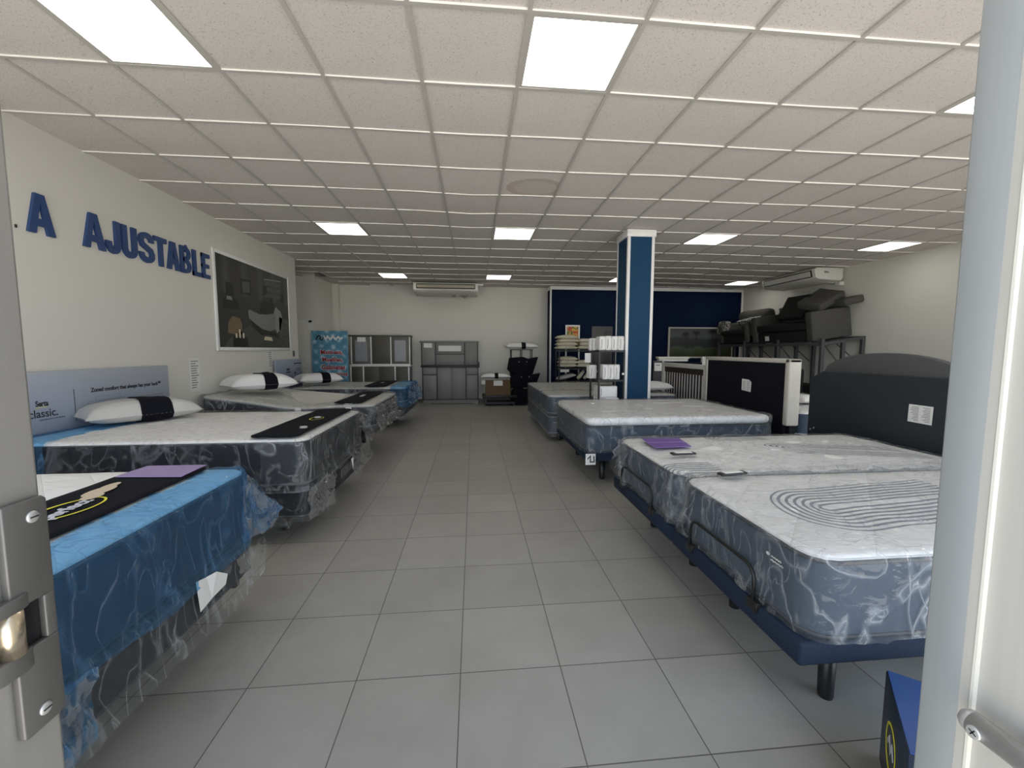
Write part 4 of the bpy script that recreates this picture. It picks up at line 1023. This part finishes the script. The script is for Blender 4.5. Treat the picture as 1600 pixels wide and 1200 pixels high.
cushion((7.28, 7.45, 2.40), .40, .4, .14, 0, -.25, 0, 'sofa', 'grey cushion flat against the wall end of the long sofa')
cushion((6.66, 10.40, 2.03), .14, .36, .34, 0, .2, 0, 'floral', 'black and white floral cushion at the far end of the loveseat')
cushion((6.78, 9.55, 2.16), .42, .45, .12, 0, -.3, 0, 'floral', 'floral cushion lying at the near end of the loveseat')

# ------------------------------------------------------------------ air conditioners
r = thing('air_conditioner', (-.7, 10.9, 3.0), 'white ceiling air conditioner with cream louvre on the back wall', 'air conditioner')
mb = MB(); P_ = [(10.45, 3.10), (10.45, 2.93), (10.50, 2.88), (11.02, 2.83), (11.05, 3.115), (10.49, 3.115)]
mb.prism([(a, b) for a, b in P_], (-1.485, 0, 0), (0, 1, 0), (0, 0, 1), (1, 0, 0), 1.605); mb.build('housing', 'acwhite', r, bevel=.012)
B(-1.41, 10.44, 2.955, .05, 10.452, 3.075).build('outlet', 'blackplastic', r); B(-1.39, 10.43, 2.98, .03, 10.445, 3.055).build('louvre', 'acgrille', r, bevel=.006)
B(-.20, 10.47, 2.90, -.06, 10.478, 2.912).build('maker_plate', 'inkgrey', r)
mb = MB(); mb.tube([(-.55, 10.85, 2.85), (-.50, 10.85, 2.81), (-.46, 10.85, 2.85)], .012, 8); mb.prism([(-.35, 2.845), (-.14, 2.845), (-.22, 2.77)], (0, 10.83, 0), (1, 0, 0), (0, 0, 1), (0, 1, 0), .03); mb.build('drain_bracket', 'inkgrey', r)
B(.12, 10.50, 3.06, .25, 10.52, 3.09).build('pipe_cover', 'white', r)
r = thing('air_conditioner', (7.0, 8.6, 3.0), 'white ceiling air conditioner above the sofa rack on the right', 'air conditioner')
P_ = [(6.86, 3.10), (6.81, 3.07), (6.85, 2.90), (6.92, 2.87), (7.40, 2.84), (7.44, 2.90), (7.44, 3.10)]
MB().prism(P_[::-1], (0, 7.72, 0), (1, 0, 0), (0, 0, 1), (0, 1, 0), 1.52).build('housing', 'acwhite', r, bevel=.012)
mb = MB(); mb.prism([(6.814, 3.055), (6.846, 2.915), (6.836, 2.913), (6.804, 3.053)], (0, 7.80, 0), (1, 0, 0), (0, 0, 1), (0, 1, 0), 1.36); mb.build('outlet', 'blackplastic', r)
mb = MB(); mb.prism([(6.808, 3.035), (6.838, 2.935), (6.822, 2.93), (6.792, 3.03)], (0, 7.83, 0), (1, 0, 0), (0, 0, 1), (0, 1, 0), 1.30); mb.build('louvre', 'acwhite', r)
MB().prism([(0, 0), (.12, 0), (.10, .02), (.06, .04), (0, .04)], (7.02, 7.719, 2.99), (1, 0, 0), (0, 0, 1), (0, -1, 0), .003).build('side_badge', 'inkgrey', r)
MB().tube([(7.3, 8.0, 2.86), (7.45, 7.95, 2.84), (7.50, 7.9, 2.86)], .018, 8).build('pipe', 'white', r, smooth=True); B(7.40, 7.75, 2.76, 7.50, 7.85, 2.83).build('drain_box', 'acwhite', r)

# ------------------------------------------------------------------ banner and cabinets at the back
n = NT('sky and cloud print'); x, y, z = n.xyz()
f = n.M('SINE', n.M('MULTIPLY', x, 24)); g = n.M('SINE', n.M('MULTIPLY', z, 26)); cl = n.M('ADD', n.M('MULTIPLY', n.M('MULTIPLY', f, g), .22), n.noise(6, 3))
n.base(n.ramp(cl, [(.45, (.09, .28, .42)), (.62, (.16, .38, .52)), (.75, (.42, .58, .66))]), .5); MT['banner'] = n.m
MT['red'] = simple('red print', (.38, .02, .03), .5)
r = thing('sales_banner', (-3.35, 9.95, 0), 'sky blue upright banner with red lettering beside the grey cabinet', 'banner')
B(-3.765, 9.95, .06, -2.95, 9.965, 1.875).build('panel', 'banner', r); B(-3.8, 9.85, 0, -2.92, 10.04, .06).build('stand', 'steel', r, bevel=.01)
for k, (s_, w_, xo) in enumerate((('Mattress,', .50, -3.57), ('Muebles,', .47, -3.54), ('Gabinetes', .54, -3.56), ('y Accesorios', .67, -3.64))):
    z = 1.31-k*.172
    text(s_, 'lettering_outline', r, (xo-.012, 9.948, z-.012), (1, 0, 0), (0, 0, 1), w_+.024, .142, 'white', .0015, .05)
    text(s_, 'lettering', r, (xo, 9.945, z), (1, 0, 0), (0, 0, 1), w_, .118, 'red', .0015, .03)
mb = MB(); mb.ribbon([(0, 0), (.03, .08), (.07, .10), (.11, .06), (.08, .03), (.13, .0), (.17, .07)], .03, (-3.66, 9.948, 1.66), (1, 0, 0), (0, 0, 1), (0, -1, 0), .002); mb.build('logo_mark', 'ink', r)
mb = MB(); mb.ribbon([(0, .02), (.05, .08), (.09, .02), (.13, .09), (.19, .02), (.25, .09), (.31, .02), (.37, .08), (.42, .03), (.47, .07)], .04, (-3.53, 9.948, 1.655), (1, 0, 0), (0, 0, 1), (0, -1, 0), .002); mb.build('logo_script', 'white', r)

def px1(v): return -3.18+(v-460)/311.   # scale used when laying out the cabinet fronts
YC = 10.9
# grey cabinet with white stiles: wall unit on top of base unit
def cabinet_wall():
    r = thing('kitchen_cabinet', (-2.4, YC, 1.04), 'grey upper cabinet with white stiles and frosted doors beside the banner', 'cabinet')
    B(-3.15, YC, 1.04, -1.655, YC+.33, 1.77).build('body', 'cab', r)
    B(-3.20, YC-.03, 1.77, -1.63, YC+.35, 1.815).build('cornice', 'cabdark', r, bevel=.008)
    mb = MB()
    for x in (-3.14, -2.645, -2.145, -1.665): mb.box(x-.015, YC-.025, 1.06, x+.015, YC-.001, 1.77)
    mb.box(-3.155, YC-.025, 1.04, -1.65, YC-.001, 1.065); mb.build('stile', 'white', r, bevel=.003)
    for x0, x1, gl in ((-3.12, -2.665, True), (-2.625, -2.165, False), (-2.125, -1.685, True)):
        d = B(x0, YC-.018, 1.075, x1, YC-.001, 1.762).build('door', 'cabdark' if not gl else 'cab', r, bevel=.003)
        if gl: B(x0+.075, YC-.023, 1.13, x1-.075, YC-.019, 1.68).build('glass_panel', 'frosted', d)
    B(-2.985, YC-.03, 1.64, -2.775, YC-.026, 1.755).build('note', 'paper', r)
    return r
cabinet_wall()
r = thing('kitchen_cabinet', (-2.4, YC, 0), 'grey lower cabinet with white stiles partly hidden by the farthest left bed', 'cabinet')
B(-3.17, YC-.05, .1, -1.66, YC+.33, 1.035).build('body', 'cab', r); B(-3.19, YC-.08, 1.0, -1.64, YC+.34, 1.04).build('worktop', 'white', r, bevel=.005)
mb = MB()
for x in (-3.155, -2.84, -2.04, -1.69): mb.box(x-.017, YC-.07, .1, x+.017, YC-.051, 1.0)
mb.build('stile', 'white', r, bevel=.003)
for x0, x1 in ((-3.13, -2.865), (-2.815, -2.445), (-2.435, -2.065), (-2.015, -1.715)): B(x0, YC-.068, .12, x1, YC-.051, .98).build('door', 'cabdark', r, bevel=.003)
B(-3.12, YC, 0, -1.7, YC+.3, .1).build('plinth', 'black', r)
# second cabinet
r = thing('kitchen_cabinet', (-.63, YC, 1.04), 'light grey upper cabinet with black stiles and a small glass flap', 'cabinet')
B(-1.37, YC, 1.035, .115, YC+.33, 1.625).build('body', 'cab2', r); B(-1.41, YC-.03, 1.625, .14, YC+.35, 1.668).build('cornice', 'cab2', r, bevel=.008)
mb = MB()
for x in (-1.36, -1.0, -.24, .105): mb.box(x-.013, YC-.022, 1.035, x+.013, YC-.001, 1.625)
mb.box(-.99, YC-.022, 1.315, -.25, YC-.001, 1.33); mb.build('stile', 'black', r)
for a, b_, c0, d0 in ((-1.345, 1.045, -1.015, 1.615), (-.985, 1.045, -.255, 1.312), (-.225, 1.045, .09, 1.615)): B(a, YC-.018, b_, c0, YC-.001, d0).build('door', 'cab2', r, bevel=.003)
d = B(-.985, YC-.018, 1.333, -.255, YC-.001, 1.615).build('flap_door', 'cab2', r, bevel=.003); B(-.92, YC-.022, 1.40, -.33, YC-.019, 1.545).build('glass_panel', 'paper', d)
B(-1.30, YC-.028, 1.49, -1.085, YC-.024, 1.61).build('note', 'paper', r)
r = thing('kitchen_cabinet', (-.63, YC, 0), 'light grey lower cabinet with black worktop, drawers and doors', 'cabinet')
B(-1.34, YC-.05, .09, .115, YC+.33, .985).build('body', 'cab2', r); B(-1.38, YC-.09, .975, .15, YC+.34, 1.03).box(.12, YC-.09, 1.03, .15, YC-.035, 1.12).build('worktop', 'black', r, bevel=.006)
mb = MB()
for x in (-1.335, -.965, -.205, .11): mb.box(x-.014, YC-.07, .12, x+.014, YC-.051, .975)
mb.box(-1.335, YC-.07, .77, -.965, YC-.051, .79).box(-.205, YC-.07, .77, .11, YC-.051, .79).box(-1.345, YC-.07, .115, .12, YC-.051, .135); mb.build('stile', 'black', r)
for a, c0 in ((-1.32, -.98), (-.19, .095)):
    B(a, YC-.066, .795, c0, YC-.051, .965).build('drawer', 'cab2', r, bevel=.003); B(a, YC-.066, .14, c0, YC-.051, .765).build('door', 'cab2', r, bevel=.003)
for a, c0 in ((-.95, -.588), (-.582, -.22)): B(a, YC-.066, .14, c0, YC-.051, .965).build('door', 'cab2', r, bevel=.003)
B(-1.33, YC-.04, 0.0, .11, YC+.3, .09).build('plinth', 'cab2', r); B(-1.16, YC-.045, 0.0, -.02, YC-.04, .018).build('plinth_gap', 'black', r)

# cart with carton
r = thing('floor_trolley', (.64, 10.6, 0), 'low black platform trolley before the back wall', 'trolley')
B(.22, 10.35, .20, 1.10, 10.9, .28).build('deck', 'black', r, bevel=.01); B(.27, 10.38, .05, 1.06, 10.88, .10).build('lower_deck', 'black', r)
for x in (.3, 1.02):
    for y in (10.42, 10.82): mb = MB().tube([(x-.015, y, .035), (x+.015, y, .035)], .035, 14); mb.box(x-.02, y-.02, .05, x+.02, y+.02, .2); mb.build('wheel', 'blackplastic', r)
mb = MB(); rbox(mb, .20, 1.10, 10.52, 10.88, .29, .62, .1, .06, .06, crumple(95, .03, .05)); tag(mb.build('wrapped_bedding', 'filmdark', smooth=True), 'clear-wrapped bedding bundle slumped on the trolley', 'bundle')
r = thing('cardboard_box', (.62, 10.45, .29), 'brown open cardboard box with a white sheet on its side', 'box')
B(.29, 10.30, .285, .92, 10.32, .66).box(.29, 10.46, .285, .92, 10.48, .66).box(.29, 10.32, .285, .31, 10.46, .66).box(.90, 10.32, .285, .92, 10.46, .66).box(.31, 10.32, .285, .90, 10.46, .31).build('carton', 'cardboard', r)
B(.50, 10.295, .53, .73, 10.299, .66).build('label_sheet', 'paper', r); B(.2, 10.33, .56, .31, 10.345, .66).build('side_sheet', 'paper', r)
pillow((.56, 10.55, .75), .78, .42, .13, 0, 'white and black pillow lying on the brown carton', bw=.12, boff=.05)
# black display rack with pillow
r = thing('wire_stand', (1.3, 10.75, 0), 'black wire stand piled with black bags before the back wall', 'stand')
for x in (.98, 1.25, 1.52):
    for y in (10.6, 10.9): MB().tube([(x, y, 0), (x, y, 1.44)], .012, 8).build('post', 'black', r)
for z in (.10, .45, .80, 1.10, 1.44):
    mb = MB()
    for y in (10.6, 10.75, 10.9): mb.tube([(.96, y, z), (1.54, y, z)], .008, 6)
    mb.build('shelf_wire', 'black', r)
for k, (x0, x1, z0, z1, lab) in enumerate(((.86, 1.66, .82, 1.24, 'black zipped bedding bag, upper one on the wire stand'), (.92, 1.72, .47, .82, 'black zipped bedding bag, middle one on the wire stand'), (.95, 1.55, .02, .45, 'black bag at the bottom of the wire stand'))):
    mb = MB(); y0, y1 = 10.40, 10.58
    P_ = [(x0+.10, z0), (x1-.14, z0), (x1, z1+.02), (x1-.25, z1-.03), ((x0+x1)/2, z1+.02), (x0+.05, z1-.01), (x0, z0+.12)]
    mb.prism(P_[::-1], (0, y0, 0), (1, 0, 0), (0, 0, 1), (0, 1, 0), y1-y0); o = mb.build('bedding_bag', 'blackfabric', bevel=.02); tag(o, lab, 'bag', 'black bags on the wire stand')
    if k < 2:
        for a in (.3, .5): mb = MB(); mb.poly([(x0+a+.015*cos(t_*pi/5), y0-.002, (z0+z1)/2+.1+.015*sin(t_*pi/5)) for t_ in range(10)]); mb.build('logo_spot', 'inkgrey', o)
pillow((1.25, 10.72, 1.52), .86, .5, .16, 0, 'white and black pillow on top of the wire stand', bw=.13, boff=.1)

# ------------------------------------------------------------------ pillow shelf before the blue wall
r = thing('pillow_shelf', (2.55, 10.4, 0), 'black shelf stacked with cream pillows before the blue wall', 'shelf')
for x in (2.16, 3.06):
    for y in (10.2, 10.6): B(x-.015, y-.015, 0, x+.015, y+.015, 1.52 if y > 10.5 else 1.42).build('post', 'black', r)
for z in (.25, .62, .94, 1.40): B(2.15, 10.19, z, 3.08, 10.61, z+.03).build('board', 'black', r)
B(2.19, 10.185, 1.235-.36, 2.42, 10.189, .945).build('price_sheet', 'paper', r)
k = 0
for (x, z0, nn, L, lab) in ((2.39, 1.43, 4, .56, 'upper left stack'), (2.86, 1.43, 3, .42, 'upper right stack'), (2.42, .97, 3, .50, 'lower left stack'), (2.84, .97, 2, .40, 'lower right stack')):
    for q_ in range(nn):
        nmz = ['bottom', 'second', 'third', 'top'][q_] if q_ < nn-1 else 'top'
        pillow((x+random.uniform(-.02, .02), 10.38, z0+.055+q_*.088), L, .38, .115, random.uniform(-.06, .06), 'cream pillow on the black shelf, %s of the %s' % (nmz, lab), 'cream', band=False, group='cream pillows on the black shelf')
for q_ in range(3):
    o = MB().tube([(2.66+q_*.17, 10.3, .70), (2.72+q_*.17, 10.3, .76), (2.84+q_*.17, 10.35, .90)], [.04, .055, .04], 12).build('rolled_pillow', 'cream', smooth=True)
    tag(o, 'rolled cream pillow leaning on the low shelf, %s of three' % ('left', 'middle', 'right')[q_], 'pillow', 'rolled pillows on the low shelf')
pillow((2.38, 10.38, .735), .5, .36, .12, 0, 'grey flat pillow on the low shelf beside the rolls', 'greycloth', band=False, tilt=-.25)
n = NT('red and yellow picture'); f = n.noise(4, 2, .5, dist=1.6)
n.base(n.ramp(f, [(0, (.03, .06, .015)), (.42, (.10, .12, .02)), (.47, (.75, .55, .06)), (.52, (.55, .03, .02)), (.7, (.65, .10, .05))]), .5); MT['picture'] = n.m
r = thing('framed_picture', (2.6, 10.75, 0), 'red and yellow picture in a white floor-standing frame behind the pillow shelf', 'picture')
B(2.48, 10.76, 1.55, 2.79, 10.77, 2.06).build('print', 'picture', r)
B(2.44, 10.745, .02, 2.48, 10.775, 2.10).box(2.79, 10.745, .02, 2.83, 10.775, 2.10).box(2.48, 10.745, 2.06, 2.79, 10.775, 2.10).box(2.48, 10.745, 1.45, 2.79, 10.775, 1.49).build('frame', 'white', r); B(2.40, 10.68, 0, 2.87, 10.85, .02).build('foot', 'white', r)

# black rack with white bagged linens beside the column
r = thing('linen_rack', (1.95, 5.88, 0), 'black metal rack of white packages left of the blue column', 'shelf')
for x in (1.785, 2.15):
    for y in (5.68, 6.10): B(x-.012, y-.012, 0, x+.012, y+.012, 1.42).build('post', 'black', r)
for z in (.55, .985, 1.405): B(1.775, 5.67, z, 2.16, 6.11, z+.025).build('board', 'black', r)
B(1.775, 5.665, 1.19, 1.785, 5.669, 1.2).build('hook', 'black', r)
B(1.66, 5.99, 1.25, 1.75, 5.992, 1.39).build('hanging_sheet', 'paper', r)
def pack(x0, x1, y0, y1, z0, z1, lab, grp, first=[None]):
    t = thing('linen_package', ((x0+x1)/2, (y0+y1)/2, z0), lab, 'package', grp)
    mb = MB(); rbox(mb, x0, x1, y0, y1, z0, z1, .018, .016, .03, crumple(random.random()*60, .004, .006)); mb.build('wrapping', 'whitecloth', t, smooth=True)
    mb = MB()
    mb.ribbon([(.012, .03), (.02, (z1-z0)*.5), (.015, (z1-z0)*.8)], .006, (x0+.008, y0-.014, z0), (1, 0, 0), (0, 0, 1), (0, -1, 0), .002); mb.build('printed_edge', 'inkgrey', t)
for k, x in enumerate((1.795, 1.884, 1.973, 2.07)): pack(x, x+.08, 5.70, 5.88, 1.432, 1.63+(.005*(k % 2)), 'white linen package on the top board, front row, number %s from the left' % ('one', 'two', 'three', 'four')[k], 'white linen packages on the black rack')
for k, y in enumerate((5.90, 6.0)): pack(1.76-.02*k, 1.87, y, y+.09, 1.432, 1.61, 'greyish package in the %s row of the top board' % ('second', 'rear')[k], 'white linen packages on the black rack')
for k, x in enumerate((1.85, 1.935, 2.02)): pack(x, x+.075, 5.70, 5.90, 1.012, 1.225, 'white linen package on the middle board, %s of the front three' % ('left', 'middle', 'right')[k], 'white linen packages on the black rack')
for k, y in enumerate((5.94, 6.03)): pack(1.72, 1.83, y, y+.075, 1.012, 1.21, 'white package at the left end of the middle board, %s one' % ('nearer', 'rear')[k], 'white linen packages on the black rack')
for k in range(2): pack(1.80, 2.09-.03*k, 5.70, 5.98, .578+k*.17, .743+k*.17, 'flat white box on the lowest board, %s of the two' % ('lower', 'upper')[k], 'white linen packages on the black rack')
tag(B(2.118, 5.66, 1.08, 2.15, 5.669, 1.11).build('price_sticker', 'paper'), 'tiny grey sticker on the black rack post by the column', 'sticker')

# landscape sign on the blue wall
n = NT('garden landscape print'); x, y, z = n.xyz()
f = n.noise(3.2, 5, .6, dist=.6)
c = n.ramp(n.M('ADD', n.M('DIVIDE', z, .8), n.M('MULTIPLY', n.M('SUBTRACT', f, .5), .35)), [(0, (.012, .02, .004)), (.22, (.04, .055, .016)), (.30, (.06, .075, .05)), (.36, (.02, .024, .022)), (.60, (.03, .036, .036)), (.70, (.085, .095, .10)), (1, (.05, .055, .06))])
n.base(c, .5); MT['landscape'] = n.m
r = thing('landscape_sign', (5.37, 10.8, 1.26), 'dim garden landscape picture with white frame on the navy wall', 'picture')
B(5.39, 10.85, 1.26, 7.2, 10.87, 2.035).build('print', 'landscape', r)
B(5.35, 10.84, 1.22, 5.39, 10.885, 2.07).box(7.2, 10.84, 1.22, 7.24, 10.885, 2.07).box(5.39, 10.84, 2.035, 7.2, 10.885, 2.07).box(5.39, 10.84, 1.22, 7.2, 10.885, 1.26).build('frame', 'linen', r)
for cx, hh in ((5.85, .42), (6.15, .46), (6.62, .50)):
    mb = MB()
    for a in range(9):
        t_ = a*2*pi/9+.2; mb.ribbon([(0, 0), (.07*cos(t_), .05*sin(t_)+.02), (.13*cos(t_), .07*sin(t_)-.02)], .022, (cx, 10.849, 1.45+hh), (1, 0, 0), (0, 0, 1), (0, -1, 0), .001)
    mb.ribbon([(0, -.3), (0, 0)], .015, (cx, 10.849, 1.45+hh), (1, 0, 0), (0, 0, 1), (0, -1, 0), .001); mb.build('printed_palm', 'pblack', r)

# box on the floor by the door
r = thing('product_box', (1.25, 1.0, 0), 'tall navy and blue printed box with a round logo by the right door', 'box')
X_ = Matrix.Translation((1.42, 1.20, 0)) @ Matrix.Rotation(atan2(-.76, -.65), 4, 'Z')
mb = MB(); mb.X = X_; mb.box(0, 0, 0, .36, .22, .327); mb.build('carton', 'boxnavy', r, bevel=.002)
mb = MB(); mb.X = X_; mb.box(.003, .003, .3275, .357, .217, .331); mb.build('lid', 'boxblue', r)
U_ = (-.65, -.76, 0); N_ = (-.76, .65, 0); O_ = (1.42-.65*.16-.0008, 1.20-.76*.16+.0007, .17)
mb = MB(); mb.ribbon(arc(0, 0, .07, 0, 2*pi, 28), .008, O_, U_, (0, 0, 1), N_, .001); mb.build('logo_ring', 'gold', r)
mb = MB(); mb.ribbon([(-.045, -.01), (-.02, .02), (0, -.01), (.02, .02), (.045, -.01)], .014, O_, U_, (0, 0, 1), N_, .001); mb.build('logo_script', 'silverprint', r)

# clean helper properties
for o in bpy.data.objects:
    if '_o' in o: del o['_o']
